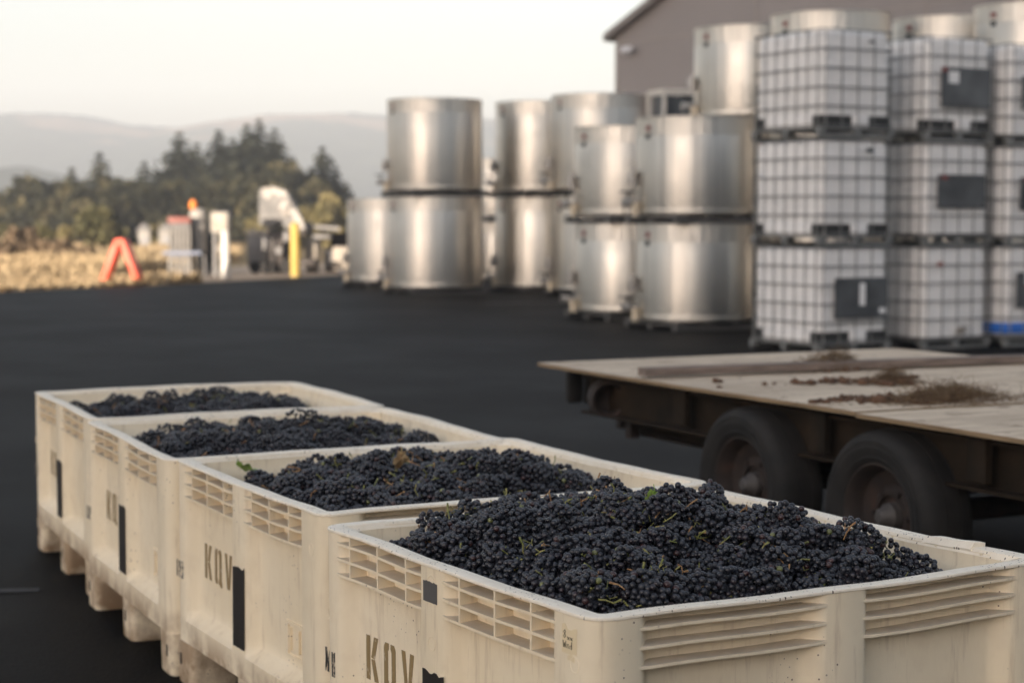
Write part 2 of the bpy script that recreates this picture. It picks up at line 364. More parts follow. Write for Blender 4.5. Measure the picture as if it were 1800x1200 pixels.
sheet('painted_line', [(-3.6, 6.78), (-1.85, 6.99), (-1.86, 7.06), (-3.6, 6.86)], .004, M['line_blue'])

def hill(name, x0, x1, y0, y1, fz, nx, ny, m):
    xs = np.linspace(x0, x1, nx); ys = np.linspace(y0, y1, ny); V = np.array([(x, y, fz(x, y)) for y in ys for x in xs])
    F = np.array([(j * nx + i, j * nx + i + 1, (j + 1) * nx + i + 1, (j + 1) * nx + i) for j in range(ny - 1) for i in range(nx - 1)])
    o = bpy.data.objects.new(name, fast_mesh(name, V, F, m)); COL.objects.link(o); tag(o, kind='structure'); return o
def sn(x, s): return math.sin(x * s * 1.0 + 1.3) * .5 + math.sin(x * s * 2.3 + 4.1) * .3 + math.sin(x * s * 5.1 + 2.2) * .15
def ridge_top(px):     # skyline read as heights at 1500 m
    k = [(-400, 212), (0, 207), (90, 205), (190, 212), (240, 224), (330, 230), (400, 220), (480, 206), (560, 204), (680, 208), (800, 214), (1000, 220), (1300, 230), (2400, 240)]
    for (a, b), (c, d) in zip(k, k[1:]):
        if a <= px <= c: return b + (d - b) * (px - a) / (c - a)
    return 225
def fz_far(x, y):
    px = 900 + 3186 * x / 1500; h = 1.45 + (385 - ridge_top(px)) * 1500 / 3186
    t = max(0, min(1, (y - 900) / 600)); t = t * t * (3 - 2 * t)
    return -8 + (h + 8) * t + t * (1.2 * sn(x, .05) + 1.3 * sn(x + y, .16) + .8 * sn(x - .3 * y, .41)) + (1 - t) * t * 10 * sn(x + .7 * y, .012)
hill('far_hills', -900, 900, 880, 1500, fz_far, 260, 60, M['hill'])
def fz_near(x, y):
    px = 900 + 3186 * x / 760; top = 300 if px < 60 else 300 + (px - 60) * .16
    h = 1.45 + (385 - min(top, 380)) * 760 / 3186; t = max(0, min(1, (y - 520) / 240)); t = t * t * (3 - 2 * t)
    return -6 + (h + 6) * t + t * (1.2 * sn(x, .06) + .8 * sn(x + y, .16))
hill('near_hills', -420, 60, 510, 760, fz_near, 160, 40, M['hill'])
# added wooded rise behind the camera, unseen, shaped to shade the yard
def fz_shade_rise(s, t):
    e = min(1, max(0, s / 1.5)); f = max(0, 1 - abs(t) / 40)
    return -1 + 28 * e * (f ** .6) + e * f * 1.2 * sn(s, .2)
nx, ny = 90, 24; V = []
sx, sy = -82.3, -98.0
for j in range(ny):
    for i in range(nx):
        s_ = (i if i < 3 else 0) * .75 + (max(0, i - 2)) * 260 / (nx - 3); t_ = -40 + 80 * j / (ny - 1); V.append((sx + .88 * s_ - .47 * t_, sy - .47 * s_ - .88 * t_, fz_shade_rise(s_, t_)))
F = np.array([(j * nx + i, j * nx + i + 1, (j + 1) * nx + i + 1, (j + 1) * nx + i) for j in range(ny - 1) for i in range(nx - 1)])
o = bpy.data.objects.new('hill', fast_mesh('hill', np.array(V), F, M['hill'])); COL.objects.link(o); tag(o, kind='structure')  # unseen hill added to block the low sun

# ------------------------------------------------------------------ harvest bins
BL, BW, BH = 1.22, 1.20, .70      # along the row, across, height
CORNER = .05; PD = .042; CH = .052
sideA = dict(L=BL, P=[(.085, .530), (.620, 1.080)]); sideB = dict(L=BW, P=[(.100, .562), (.655, 1.100)])
RIBZ = (.672, .635, .597)
def sm(t): t = max(0., min(1., t)); return t * t * (3 - 2 * t)
def depth_s(s, P):
    d = 0
    for a, b in P:
        if a < s < b: d = max(d, PD * min(sm((s - a) / CH), sm((b - s) / CH)))
    return d
SIDES = [((-BW / 2, BL / 2), (0, -1), sideA), ((-BW / 2, -BL / 2), (1, 0), sideB), ((BW / 2, -BL / 2), (0, 1), sideA), ((BW / 2, BL / 2), (-1, 0), sideB)]
def side_pt(k, s, off, z):
    (x, y), (dx, dy), sd_ = SIDES[k]; nx_, ny_ = dy, -dx
    return Vector((x + dx * s - nx_ * off, y + dy * s - ny_ * off, z))
def columns():
    cols = []
    for k in range(4):
        sd_ = SIDES[k][2]; L = sd_['L']; ss = [CORNER]
        for a, b in sd_['P']: ss += [a + CH * i / 5 for i in range(6)] + [a + CH + (b - a - 2 * CH) * i / 4 for i in (1, 2, 3)] + [b - CH + CH * i / 5 for i in range(6)]
        ss.append(L - CORNER); ss = sorted(set(round(x, 5) for x in ss))
        for s in ss: cols.append(('s', k, s))
        for i in range(1, 5): cols.append(('c', k, i / 5))
    return cols
def col_point(c, off, z, rowd):
    if c[0] == 's':
        return side_pt(c[1], c[2], off + (depth_s(c[2], SIDES[c[1]][2]['P']) * rowd), z)
    k = c[1]; (x, y), (dx, dy), sd_ = SIDES[k]; L = sd_['L']; nx_, ny_ = dy, -dx
    cx = x + dx * (L - CORNER) - nx_ * CORNER; cy = y + dy * (L - CORNER) - ny_ * CORNER; a = c[2] * math.pi / 2
    ux, uy = nx_ * math.cos(a) + dx * math.sin(a), ny_ * math.cos(a) + dy * math.sin(a)
    if off < CORNER - .012: r = CORNER - off; return Vector((cx + ux * r, cy + uy * r, z))
    # inner wall: a rounder corner of its own
    r = .06; cc = off + r
    cx = x + dx * (L - cc) - nx_ * cc; cy = y + dy * (L - cc) - ny_ * cc
    return Vector((cx + ux * r, cy + uy * r, z))
def bin_parts(seed):
    rr = random.Random(seed); ph = [rr.uniform(0, 6.28) for _ in range(8)]
    def wob(p):
        x, y, z = p; q = z / BH
        return Vector((x + q * .0035 * math.sin(4.1 * y + ph[0]) + q * .0012 * math.sin(13 * y + ph[1]), y + q * .0035 * math.sin(4.3 * x + ph[2]) + q * .0012 * math.sin(12 * x + ph[3]),
                       z + q * (.0028 * math.sin(5 * x + ph[4]) + .0028 * math.sin(5.3 * y + ph[5]) + .0010 * math.sin(17 * (x + y) + ph[6]))))
    cols = columns(); nc = len(cols); out = {}
    # body: outer wall + inside
    zs = [(.139, 0, 0), (.16, 0, 0), (.20, 0, 0), (.2065, 0, .0), (.2085, 0, .10), (.222, 0, .5), (.236, 0, .93), (.24, 0, 1)] + [(z, 0, 1) for z in (.27, .32, .38, .44, .50, .55, .60, .65, .6925)]
    mb = MB()
    for z, off, rd in zs: mb.v += [tuple(wob(col_point(c, off, z, rd))) for c in cols]
    for j in range(len(zs) - 1):
        for i in range(nc): mb.f.append((j * nc + i, j * nc + (i + 1) % nc, (j + 1) * nc + (i + 1) % nc, (j + 1) * nc + i)); mb.m.append(0)
    o0 = len(mb.v); inn = [(.685, .0452), (.655, .0468), (.642, .056), (.45, .060), (.16, .064)]
    for z, off in inn: mb.v += [tuple(wob(col_point(c, off, z, 0))) for c in cols]
    for j in range(len(inn) - 1):
        for i in range(nc): mb.f.append((o0 + j * nc + i, o0 + (j + 1) * nc + i, o0 + (j + 1) * nc + (i + 1) % nc, o0 + j * nc + (i + 1) % nc)); mb.m.append(0)
    mb.f.append(tuple(o0 + (len(inn) - 1) * nc + i for i in range(nc))); mb.m.append(0)
    mb.f.append(tuple(range(nc - 1, -1, -1))); mb.m.append(0)
    # ribs of the vent band
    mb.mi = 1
    for k in range(4):
        sd_ = SIDES[k][2]; A = sd_ is sideA
        for a, b in sd_['P']:
            n = 26; ss = [a - .012 + (b - a + .024) * i / n for i in range(n + 1)]
            for z in RIBZ:
                pts = []; fs = []
                for i, s in enumerate(ss):
                    d = depth_s(s, sd_['P']) + .002; po = -.0016 if 1 < i < n - 1 else .0005
                    zz = z - (.0 if A else .0)
                    pts += [wob(side_pt(k, s, po, zz)), wob(side_pt(k, s, d, zz + .002)), wob(side_pt(k, s, d, zz - .007)), wob(side_pt(k, s, po, zz - .0062))]
                for i in range(n):
                    for q in range(4): fs.append((i * 4 + q, i * 4 + (q + 1) % 4, (i + 1) * 4 + (q + 1) % 4, (i + 1) * 4 + q))
                fs += [(3, 2, 1, 0), tuple(n * 4 + q for q in range(4))]; mb.add(pts, fs)
            if A:
                for s in [a + .078 + .146 * i for i in range(4)]:
                    if s > b - .02: continue
                    d = depth_s(s, sd_['P']) + .002; zt = .6922; zb = RIBZ[2] - .003
                    q = [(s - .0030, -.0012), (s + .0030, -.0012), (s + .0034, d), (s - .0034, d)]
                    mb.add([wob(side_pt(k, x, y, zb)) for x, y in q] + [wob(side_pt(k, x, y, zt)) for x, y in q], [(0, 3, 2, 1), (4, 5, 6, 7), (0, 1, 5, 4), (1, 2, 6, 5), (2, 3, 7, 6), (3, 0, 4, 7)])
    mb.mi = 0
    # raised card frame and moulding rings on the long sides
    for k in (0, 2):
        def bxs(s0, s1, z0, z1, o0_, o1_):
            q = [(s0, z0), (s1, z0), (s1, z1), (s0, z1)]
            mb.add([wob(side_pt(k, x, o0_, z)) for x, z in q] + [wob(side_pt(k, x, o1_, z)) for x, z in q], [(0, 3, 2, 1), (4, 5, 6, 7), (0, 1, 5, 4), (1, 2, 6, 5), (2, 3, 7, 6), (3, 0, 4, 7)])
        P0 = PD
        bxs(.865, .995, .352, .360, P0 - .005, P0 + .002); bxs(.865, .995, .262, .270, P0 - .005, P0 + .002)
        bxs(.872, .880, .270, .352, P0 - .0045, P0 + .002); bxs(.980, .988, .270, .352, P0 - .0045, P0 + .002)
        bxs(.896, .901, .282, .345, P0 - .0075, P0 + .002); bxs(.960, .965, .282, .345, P0 - .0075, P0 + .002)
        for s, z in ((.575, .525), (.575, .66), (.045, .49), (1.15, .60)):
            pts = []; fs = []; n = 20
            for i in range(n):
                t = 2 * math.pi * i / n
                for r, of in ((.0165, .001), (.0158, -.0008), (.0148, -.0008), (.0140, .001)): pts.append(wob(side_pt(k, s + r * math.cos(t), of, z + r * math.sin(t))))
            for i in range(n):
                for q in range(3): fs.append((i * 4 + q, ((i + 1) % n) * 4 + q, ((i + 1) % n) * 4 + q + 1, i * 4 + q + 1))
            mb.add(pts, fs)
    out['bin_body'] = (mb.mesh('bin_body', [M['bin'], M['greyed']], 38), )
    # rim
    mb = MB(); prof = [(.6927, .006), (.6927, -.0014), (.6936, -.0022), (.6974, -.0022), (.6992, -.0012), (.7, .003), (.7, .034), (.6985, .038), (.685, .0450)]
    for z, off in prof: mb.v += [tuple(wob(col_point(c, off, z, 0))) for c in cols]
    for j in range(len(prof) - 1):
        for i in range(nc): mb.f.append((j * nc + i, j * nc + (i + 1) % nc, (j + 1) * nc + (i + 1) % nc, (j + 1) * nc + i)); mb.m.append(0)
    out['rim'] = (mb.mesh('rim', M['rim'], 28), )
    return out, wob
def foot_mesh(wx, wy):
    mb = MB(); bm = bmesh.new(); bmesh.ops.create_cube(bm, size=1)
    for v in bm.verts:
        tp = 1.0 if v.co.z > 0 else .975
        v.co = Vector((v.co.x * wx * tp, v.co.y * wy * tp, (v.co.z + .5) * .1385))
    ed = [e for e in bm.edges if abs(e.verts[0].co.z - e.verts[1].co.z) > .05]
    bmesh.ops.bevel(bm, geom=ed, offset=.028, segments=4, profile=.5, affect='EDGES')
    ed = [e for e in bm.edges if max(e.verts[0].co.z, e.verts[1].co.z) < .001]
    bmesh.ops.bevel(bm, geom=ed, offset=.008, segments=2, profile=.5, affect='EDGES')
    me = bpy.data.meshes.new('foot'); bm.to_mesh(me); bm.free(); me.materials.append(M['bin'])
    me.polygons.foreach_set('use_smooth', [True] * len(me.polygons)); me.set_sharp_from_angle(angle=R(35)); return me
FOOT = foot_mesh(.17, .145)
def strokes(mb, k, segs, off, wob, th=.0008):
    for poly in segs: mb.prism(poly, off, off - th, lambda x, y, d: wob(side_pt(k, x, d, y)))
def rough_rect(s0, s1, z0, z1, rr, amp=.004, n=9):
    p = [(s0 + (s1 - s0) * i / n, z0 + rr.uniform(-.3, .3) * amp) for i in range(n + 1)]
    p += [(s1 - (s1 - s0) * i / n, z1 + rr.uniform(-1, 1) * amp) for i in range(n + 1)]; return p
def letter_polys(s, z0, hgt, wd, ch):
    P = lambda pts: [(s + x * wd, z0 + y * hgt) for x, y in pts]
    if ch == 'K': return [P([(0, 0), (.34, 0), (.34, 1), (0, 1)]), P([(.44, .52), (.70, 1), (1.05, 1), (.74, .5)]), P([(.44, .48), (.74, .5), (1.08, 0), (.72, 0)])]
    if ch == 'Q': return [P([(0, .10), (.12, 0), (.42, 0), (.42, .12), (.34, .18), (.34, .82), (.42, .88), (.42, 1), (.12, 1), (0, .9)]),
                          P([(1, .16), (1, .9), (.88, 1), (.58, 1), (.58, .88), (.66, .82), (.66, .18), (.58, .12), (.58, 0), (.72, 0), (.84, -.06), (1.1, -.06), (1.1, .04)])]
    return [P([(0, 1), (.32, 1), (.50, .28), (.50, 0), (.34, 0)]), P([(1.05, 1), (.73, 1), (.56, .28), (.56, 0), (.72, 0)])]
def mark_polys(kind, rr):
    if kind == 'H': return [[(.012, .345), (.018, .345), (.030, .375), (.026, .404), (.014, .404), (.016, .38)], [(.026, .345), (.036, .345), (.038, .40), (.029, .37)],
                            [(.052, .338), (.058, .338), (.058, .398), (.052, .398)], [(.062, .338), (.071, .338), (.071, .40), (.062, .395)], [(.055, .362), (.066, .362), (.066, .376), (.055, .376)]]
    if kind == '9': return [[(.014, .335), (.022, .335), (.022, .388), (.014, .388)], [(.034, .335), (.044, .335), (.044, .352), (.034, .352)], [(.034, .362), (.046, .362), (.046, .386), (.034, .386)],
                            [(.030, .352), (.040, .348), (.056, .366), (.054, .372)], [(.066, .335), (.076, .335), (.076, .388), (.058, .388), (.058, .380), (.066, .380)], [(.056, .335), (.070, .335), (.070, .342), (.056, .342)]]
    return [[(.014, .335), (.032, .335), (.032, .345), (.022, .345), (.022, .384), (.014, .384)], [(.040, .335), (.052, .335), (.060, .380), (.046, .384)], [(.064, .335), (.072, .335), (.072, .384), (.064, .384)]]
BINS = [(-2.108, 7.960, -1.1476), (-1.606, 6.773, -1.1280), (-1.0605, 5.6486, -1.0783), (-.4641, 4.4078, -1.0392)]
BLAB = ['cream plastic grape bin farthest from the camera, left end of the row', 'cream plastic grape bin second from the far end, its stencil half hidden by black tape',
        'cream plastic grape bin second nearest, full black tape strip and card frame on its side', 'nearest cream plastic grape bin with a small grey tape patch and broken rim flap']
BMARK = ['N', 'N', '9', 'H']
bin_frames = []
for bi, (fx, fy, a) in enumerate(BINS):
    u = Vector((math.cos(a), math.sin(a), 0)); v = Vector((-u.y, u.x, 0)); c = Vector((fx, fy, 0)) + u * BL / 2 + v * BW / 2
    th = math.atan2(v.y, v.x); root = empty('harvest_bin', c, th); tag(root, BLAB[bi], 'bin', 'cream harvest bins in a row')
    parts, wob = bin_parts(30 + bi); bin_frames.append((root, c, th, wob))
    for nm, (me,) in parts.items():
        o = bpy.data.objects.new(nm, me); COL.objects.link(o); o.parent = root
    for ix in (-1, 0, 1):
        for iy in (-1, 0, 1):
            o = bpy.data.objects.new('foot', FOOT); COL.objects.link(o); o.parent = root; o.location = (ix * (BW / 2 - .085), iy * (BL / 2 - .0725) + (-.012 if iy == 0 else 0), 0)
    rr = random.Random(60 + bi)
    for su in (.045, .61, 1.175):
        m = MB(); m.prism([(su - .008, .062), (su + .008, .062), (su + .008, .098), (su - .008, .098)], .004, -.0006, lambda x, y, d: side_pt(0, x, d, y)); m.build('foot_slot', M['slot'], root)  # flat dark patch paints in the shade of a recess
    m = MB()
    for ch, s0 in (('K', .161), ('Q', .255), ('V', .346)): strokes(m, 0, letter_polys(s0, .352, .106, .060, ch), PD - .0004, wob)
    m.build('stencil_lettering', M['tan_paint'], root)
    m = MB(); strokes(m, 0, mark_polys(BMARK[bi], rr), -.0002, wob); m.build('stencil_mark', M['black_paint'], root)
    m = MB(); strokes(m, 0, [rough_rect(.533, .628, .226, .460, rr, .005)], -.0004, wob, .0012); o = m.build('tape_patch', M['black_tape'], root); o['label'] = 'long black tape strip down the middle post'
    if bi == 3:
        m = MB(); strokes(m, 0, [rough_rect(.540, .602, .616, .661, rr, .0015)], -.0004, wob, .0010); o = m.build('tape_patch', M['grey_tape'], root); o['label'] = 'small square grey tape patch'
        m = MB(); strokes(m, 0, [rough_rect(1.105, 1.158, .618, .668, rr, .007, 5), rough_rect(1.125, 1.15, .605, .617, rr, .004, 4)], -.0002, wob, .0004); m.build('glue_mark', M['glue'], root)
        # handwriting on the old label: '8 xx' over 'Wnd'
        m = MB()
        def ink(pts, s0, z0, sc_):
            P = [wob(side_pt(0, s0 + x * sc_, -.0012, z0 + y * sc_)) for x, y in pts]; m.tube(P, .0007, 4)
        q = .013
        ink([(.3, .5), (0, .8), (.3, 1.1), (.55, .8), (.3, .5), (0, .2), (.25, -.1), (.6, .15), (.3, .5)], 1.112, .648, q)
        ink([(0, .4), (.5, 0)], 1.126, .645, q); ink([(.5, .4), (0, 0)], 1.126, .645, q); ink([(0, .4), (.5, 0)], 1.136, .645, q); ink([(.5, .4), (.1, .05)], 1.136, .645, q)
        ink([(0, 1), (.2, 0), (.4, .7), (.6, 0), (.8, 1)], 1.110, .628, q); ink([(0, 0), (.05, .6), (.4, .6), (.5, 0)], 1.124, .628, q); ink([(.5, 1.1), (.5, 0), (.05, .1), (.1, .5), (.5, .5)], 1.134, .628, q)
        m.build('handwriting', M['black'], root)
        # torn flap of rim on the far right side
        m = MB(); pts = []; n = 10
        for i in range(n + 1):
            s = .365 - .165 * i / n; lift = -.003 + .010 * (i / n) ** .6 + .0012 * math.sin(9 * i / n)
            for of, zz in ((-.004, .690), (-.005, .702 + lift), (.030, .705 + lift), (.041, .690 + lift), (.039, .686)): pts.append(side_pt(2, s, of, zz))
        fs = []
        for i in range(n):
            for q in range(5): fs.append((i * 5 + q, i * 5 + (q + 1) % 5, (i + 1) * 5 + (q + 1) % 5, (i + 1) * 5 + q))
        fs += [(4, 3, 2, 1, 0), tuple(n * 5 + q for q in range(5))]; m.add(pts, fs); o = m.build('rim_flap', M['rim'], root, 40); o['label'] = 'lifted broken flap of rim'

# ------------------------------------------------------------------ grapes
def ico(sub):
    bm = bmesh.new(); bmesh.ops.create_icosphere(bm, subdivisions=sub, radius=1); V = np.array([v.co[:] for v in bm.verts]); F = np.array([[v.index for v in f.verts] for f in bm.faces]); bm.free(); return V, F
ICO = {1: ico(1), 2: ico(2), 3: ico(3)}
def spheres(P, r, sub, tint_):
    V0, F0 = ICO[sub]; n = len(P); st_ = 1 + nrs.uniform(-.06, .06, (n, 1, 3))
    V = (V0[None] * r[:, None, None] * st_ + P[:, None]).reshape(-1, 3); F = (F0[None] + (np.arange(n) * len(V0))[:, None, None]).reshape(-1, 3)
    return V, F, np.repeat(tint_, len(V0))
def bunch_points(n, seed):
    """berries packed over a tapering, often shouldered, cluster lying along x"""
    rs = np.random.RandomState(seed); L = rs.uniform(.050, .068); P = []; tries = 0
    while len(P) < n and tries < 6000:
        tries += 1; t = rs.uniform(-1, 1); Rr = .030 * (1 - .42 * t) * math.sqrt(max(0.02, 1 - .92 * t * t)); a = rs.uniform(0, 6.283); k = rs.uniform(.78, 1.06)
        p = np.array([t * L, Rr * k * math.cos(a) * 1.15, Rr * k * math.sin(a) * .9])
        if all(((p - q) ** 2).sum() > .0123 ** 2 for q in P): P.append(p)
    P = np.array(P); r = rs.uniform(.0060, .0080, len(P)); t = rs.uniform(0, .93, len(P)); t[rs.rand(len(P)) < .004] = 1.0; t[rs.rand(len(P)) < .03] = .97
    return P, r, t
BP = [bunch_points(rnd.randint(62, 80), 100 + i) for i in range(9)]
def hfun(bi):
    rs = np.random.RandomState(200 + bi); K = rs.uniform(0, 6.28, 12)
    def h(u, v):
        bu = max(0, 1 - ((u - .56) / .66) ** 2); bv = max(0, 1 - ((v - (.56 if bi == 3 else .60)) / .64) ** 2)
        base = (.596, .602, .604, .612)[bi]; amp = (.060, .088, .112, .165)[bi]; pw = (.38, .38, .42, .55)[bi]
        n = .020 * math.sin(9 * u + K[0]) * math.sin(8 * v + K[1]) + .020 * math.sin(21 * u + K[2] + 5 * v) * math.sin(18 * v + K[3])
        z = base + amp * (bu * bv) ** pw + n * (.3 + .8 * bu * bv)
        if bi == 3: z -= .018 * sm((v - .62) / .2) * sm((.75 - u) / .3)
        z -= (.075 if bi == 3 else .03) * sm((v - .86) / .28) * sm(u / 1.2 + .2) + ((.02, .03, .075, .055)[bi] * sm((.30 - v) / .24) * sm((.8 - u) / .6))
        if bi == 2: z -= .034 * sm((.62 - u) / .45)
        if bi == 1: z -= .016 * sm((.62 - u) / .45)
        if bi < 3: z -= .085 * sm((u - .72) / .38) * sm((v - .40) / .5)
        return z
    return h
def local(u, v, z): return Vector((v - BW / 2, BL / 2 - u, z))
def scatter(n, h, seed, mind, dz, lo=.125, hi=None):
    rs = random.Random(seed); P = []; t = 0
    while len(P) < n and t < 60000:
        t += 1; u = rs.uniform(lo, BL - lo); v = rs.uniform(lo, BW - lo)
        if all((u - a) ** 2 + (v - b) ** 2 > mind ** 2 for a, b, _, _ in P):
            e = min(u, v, BL - u, BW - v); zz = h(u, v) + rs.uniform(-dz, dz)
            if e < .17: yaw = (0 if min(u, BL - u) < min(v, BW - v) else math.pi / 2) + rs.uniform(-.25, .25)
            else: yaw = rs.uniform(0, 6.283)
            P.append((u, v, zz, yaw))
    return P
def rot_of(yaw, rs): return Matrix.Rotation(yaw, 4, 'Z') @ Matrix.Rotation(rs.uniform(-.4, .4), 4, 'Y') @ Matrix.Rotation(rs.uniform(0, 6.28), 4, 'X')
STEMS = []
for i in range(5):
    m = MB(); rs = random.Random(500 + i); x0 = -.052
    pts = [(x0, 0, .0), (x0 - .010, .003, .010 + .006 * rs.random()), (x0 - .016, .007 * rs.uniform(-1, 1), .026 + .008 * rs.random()), (x0 - .018 + .008 * rs.uniform(-1, 1), .010 * rs.uniform(-1, 1), .042 + .010 * rs.random())]
    m.tube(pts, [.0018, .0018, .0020, .0026], 6)
    for j in range(3):
        b = Vector((x0 + .02 * j, rs.uniform(-.012, .012), .020)); m.tube([b, b + Vector((rs.uniform(-.008, .008), rs.uniform(-.01, .01), .012)), b + Vector((rs.uniform(-.012, .012), rs.uniform(-.016, .016), .017))], [.001, .0009, .0012], 5)
    STEMS.append(m.mesh('stem', M['stem'] if i % 5 != 4 else M['twig'], 60))
BUNCH = []
for i, (P, r, t) in enumerate(BP):
    V, F, T = spheres(P, r, 2, t); BUNCH.append(fast_mesh('grape_bunch', V, F, M['berry'], True, T))
# nearest bin: every bunch of the top layers is a thing
root, c4, th4, wob = bin_frames[3]; h4 = hfun(3); mw = Matrix.Translation(c4) @ Matrix.Rotation(th4, 4, 'Z'); rs = random.Random(81)
top = scatter(215, h4, 41, .058, .026, .118); low = scatter(75, lambda u, v: h4(u, v) - .030, 42, .085, .006, .125)
for q, (u, v, z, yaw) in enumerate(top + low):
    o = bpy.data.objects.new('grape_bunch', BUNCH[q % len(BUNCH)]); COL.objects.link(o); o.matrix_world = mw @ Matrix.Translation(local(u, v, z - .020)) @ rot_of(yaw, rs)
    ru = ('along the far wall', 'across the middle', 'along the front wall')[min(2, int(u * 3 / BL))]; rv = ('at the left end', 'in the centre', 'at the right end')[min(2, int(v * 3 / BW))]
    tag(o, 'dusty blue-black grape bunch %s of the nearest bin, %s' % (ru, rv), 'grapes', 'grape bunches heaped in the nearest bin')
    if q < len(top) and rs.random() < .55:
        s = bpy.data.objects.new('stem', STEMS[rs.randrange(5)]); COL.objects.link(s); s.parent = o
def heap(bi, nb, sub, loose, name, label, zoff=0.0, mind=.058):
    root, c, th, wob = bin_frames[bi]; h = hfun(bi); rs_ = random.Random(300 + bi); Vs, Fs, Ts = [], [], []; o_ = 0
    pl = scatter(nb, h, 700 + bi, mind, .026, .118) if nb else []
    for q, (u, v, z, yaw) in enumerate(pl):
        P, r, t = BP[q % len(BP)]; Rm = np.array(rot_of(yaw, rs_).to_3x3()); PP = P @ Rm.T + np.array(local(u, v, z - .020 + zoff))
        V, F, T = spheres(PP, r, sub, t); Vs.append(V); Fs.append(F + o_); Ts.append(T); o_ += len(V)
    n = loose; uu = nrs.uniform(.074, BL - .074, n); vv = nrs.uniform(.074, BW - .074, n)
    zz = np.array([h(a, b) for a, b in zip(uu, vv)]) - .034 + nrs.uniform(-.010, .008, n); P = np.stack([vv - BW / 2, BL / 2 - uu, zz], 1)
    V, F, T = spheres(P, nrs.uniform(.0066, .0083, n), sub, nrs.uniform(0, .93, n)); Vs.append(V); Fs.append(F + o_); Ts.append(T); o_ += len(V)
    # the packed bulk underneath
    g = 40; G = np.array([local(.066 + (BL - .132) * i / g, .066 + (BW - .132) * j / g, h(BL * i / g, BW * j / g) - .052) for i in range(g + 1) for j in range(g + 1)])
    Fq = np.array([(i * (g + 1) + j, (i + 1) * (g + 1) + j, (i + 1) * (g + 1) + j + 1, i * (g + 1) + j + 1) for i in range(g) for j in range(g)])
    Fg = np.concatenate([Fq[:, [0, 1, 2]], Fq[:, [0, 2, 3]]]) + o_; Vs.append(G); Fs.append(Fg); Ts.append(np.full(len(G), .3))
    me = fast_mesh(name, np.concatenate(Vs), np.concatenate(Fs), M['berry'], True, np.concatenate(Ts))
    o = bpy.data.objects.new(name, me); COL.objects.link(o); o.location = c; o.rotation_euler = (0, 0, th); tag(o, label, 'grapes', None, 'stuff')
    # stems poking out of the joined bunches are part of the same mass
    return h, c, th, pl
heap(3, 0, 2, 5200, 'loose_grapes', 'loose dark grapes packed between the bunches of the nearest bin')
LAB = {2: 'mounded dark grape bunches filling the second nearest bin', 1: 'mounded dark grape bunches filling the third bin from the camera', 0: 'mounded dark grape bunches filling the farthest bin'}
info = {}
for bi in (2, 1, 0): info[bi] = heap(bi, 250, 2 if bi == 2 else 1, 4200, 'heaped_grapes', LAB[bi])
def stem_litter(bi, n, label):
    root, c, th, wob = bin_frames[bi]; h = hfun(bi); rs_ = random.Random(900 + bi); m = MB()
    for _ in range(n):
        u = rs_.uniform(.15, 1.07); v = rs_.uniform(.12, 1.08); b = local(u, v, h(u, v) + rs_.uniform(.000, .012)); d = Vector((rs_.uniform(-1, 1), rs_.uniform(-1, 1), rs_.uniform(-.1, 1.0))).normalized(); L = rs_.uniform(.015, .045); s = Vector((rs_.uniform(-1, 1), rs_.uniform(-1, 1), .2)) * .008
        m.mi = 0 if rs_.random() < .62 else 1
        m.tube([b, b + d * L * .5 + s, b + d * L + s * .3], [.0014, .0016, rs_.uniform(.0016, .0028)], 5)
        if rs_.random() < .4: e = b + d * L * .5 + s; m.tube([e, e + Vector((rs_.uniform(-1, 1), rs_.uniform(-1, 1), .5)) * .012], [.001, .0012], 5)
    o = m.build('stem_bits', [M['stem'], M['twig']], None, 60); o.location = c; o.rotation_euler = (0, 0, th); tag(o, label, 'stems', None, 'stuff')
stem_litter(3, 120, 'green and brown stem bits scattered over the nearest grapes'); stem_litter(2, 120, 'green and brown stem bits over the second bin of grapes')
stem_litter(1, 70, 'stem bits over the third bin of grapes'); stem_litter(0, 60, 'stem bits over the farthest bin of grapes')

def leaf(bi, u, v, dz, size, m, label, tilt, yaw):
    root, c, th, wob = bin_frames[bi]; h = hfun(bi); mb = MB(); n = 28; pts = []
    for ring in (0, .35, .7, 1):
        for i in range(n):
            a = 2 * math.pi * i / n; rr_ = size * (.74 + .13 * math.cos(5 * a) + .10 * math.cos(a) + .03 * math.sin(17 * a)) * ring
            x, y = rr_ * math.cos(a), rr_ * math.sin(a); pts.append((x, y, .30 * (x * x) / size + .10 * size * math.sin(5 * a) * ring ** 2 + .05 * size * math.sin(23 * x / size)))
    fs = [(r_ * n + i, r_ * n + (i + 1) % n, (r_ + 1) * n + (i + 1) % n, (r_ + 1) * n + i) for r_ in range(3) for i in range(n)]
    o_ = len(pts); pts2 = [(x, y, z - .0007) for x, y, z in pts]; mb.add(pts, fs); mb.add(pts2, [f[::-1] for f in fs]); mb.tube([(-size * .2, 0, 0), (-size * .7, .002, .002), (-size * 1.0, .004, .010)], .0012, 5)
    o = mb.build('grape_leaf', m, None, 60); o.matrix_world = Matrix.Translation(c) @ Matrix.Rotation(th, 4, 'Z') @ Matrix.Translation(local(u, v, h(u, v) + dz)) @ Matrix.Rotation(yaw, 4, 'Z') @ Matrix.Rotation(tilt, 4, 'Y')
    tag(o, label, 'leaf', None)
leaf(2, .55, .53, .024, .038, M['leaf_dry'], 'dry tan leaf standing up from the grapes of the second nearest bin', 1.3, 1.9)
leaf(2, .115, .20, .062, .050, M['leaf_green'], 'bright green leaf at the left corner of the second nearest bin', .5, .4)
leaf(3, .60, .57, .030, .034, M['leaf_green'], 'pale green leaf on top of the nearest heap of grapes', 1.1, 1.2)
leaf(3, .34, .54, .015, .020, M['leaf_dry'], 'small yellow leaf scrap at the back of the nearest heap', .6, 2.2)
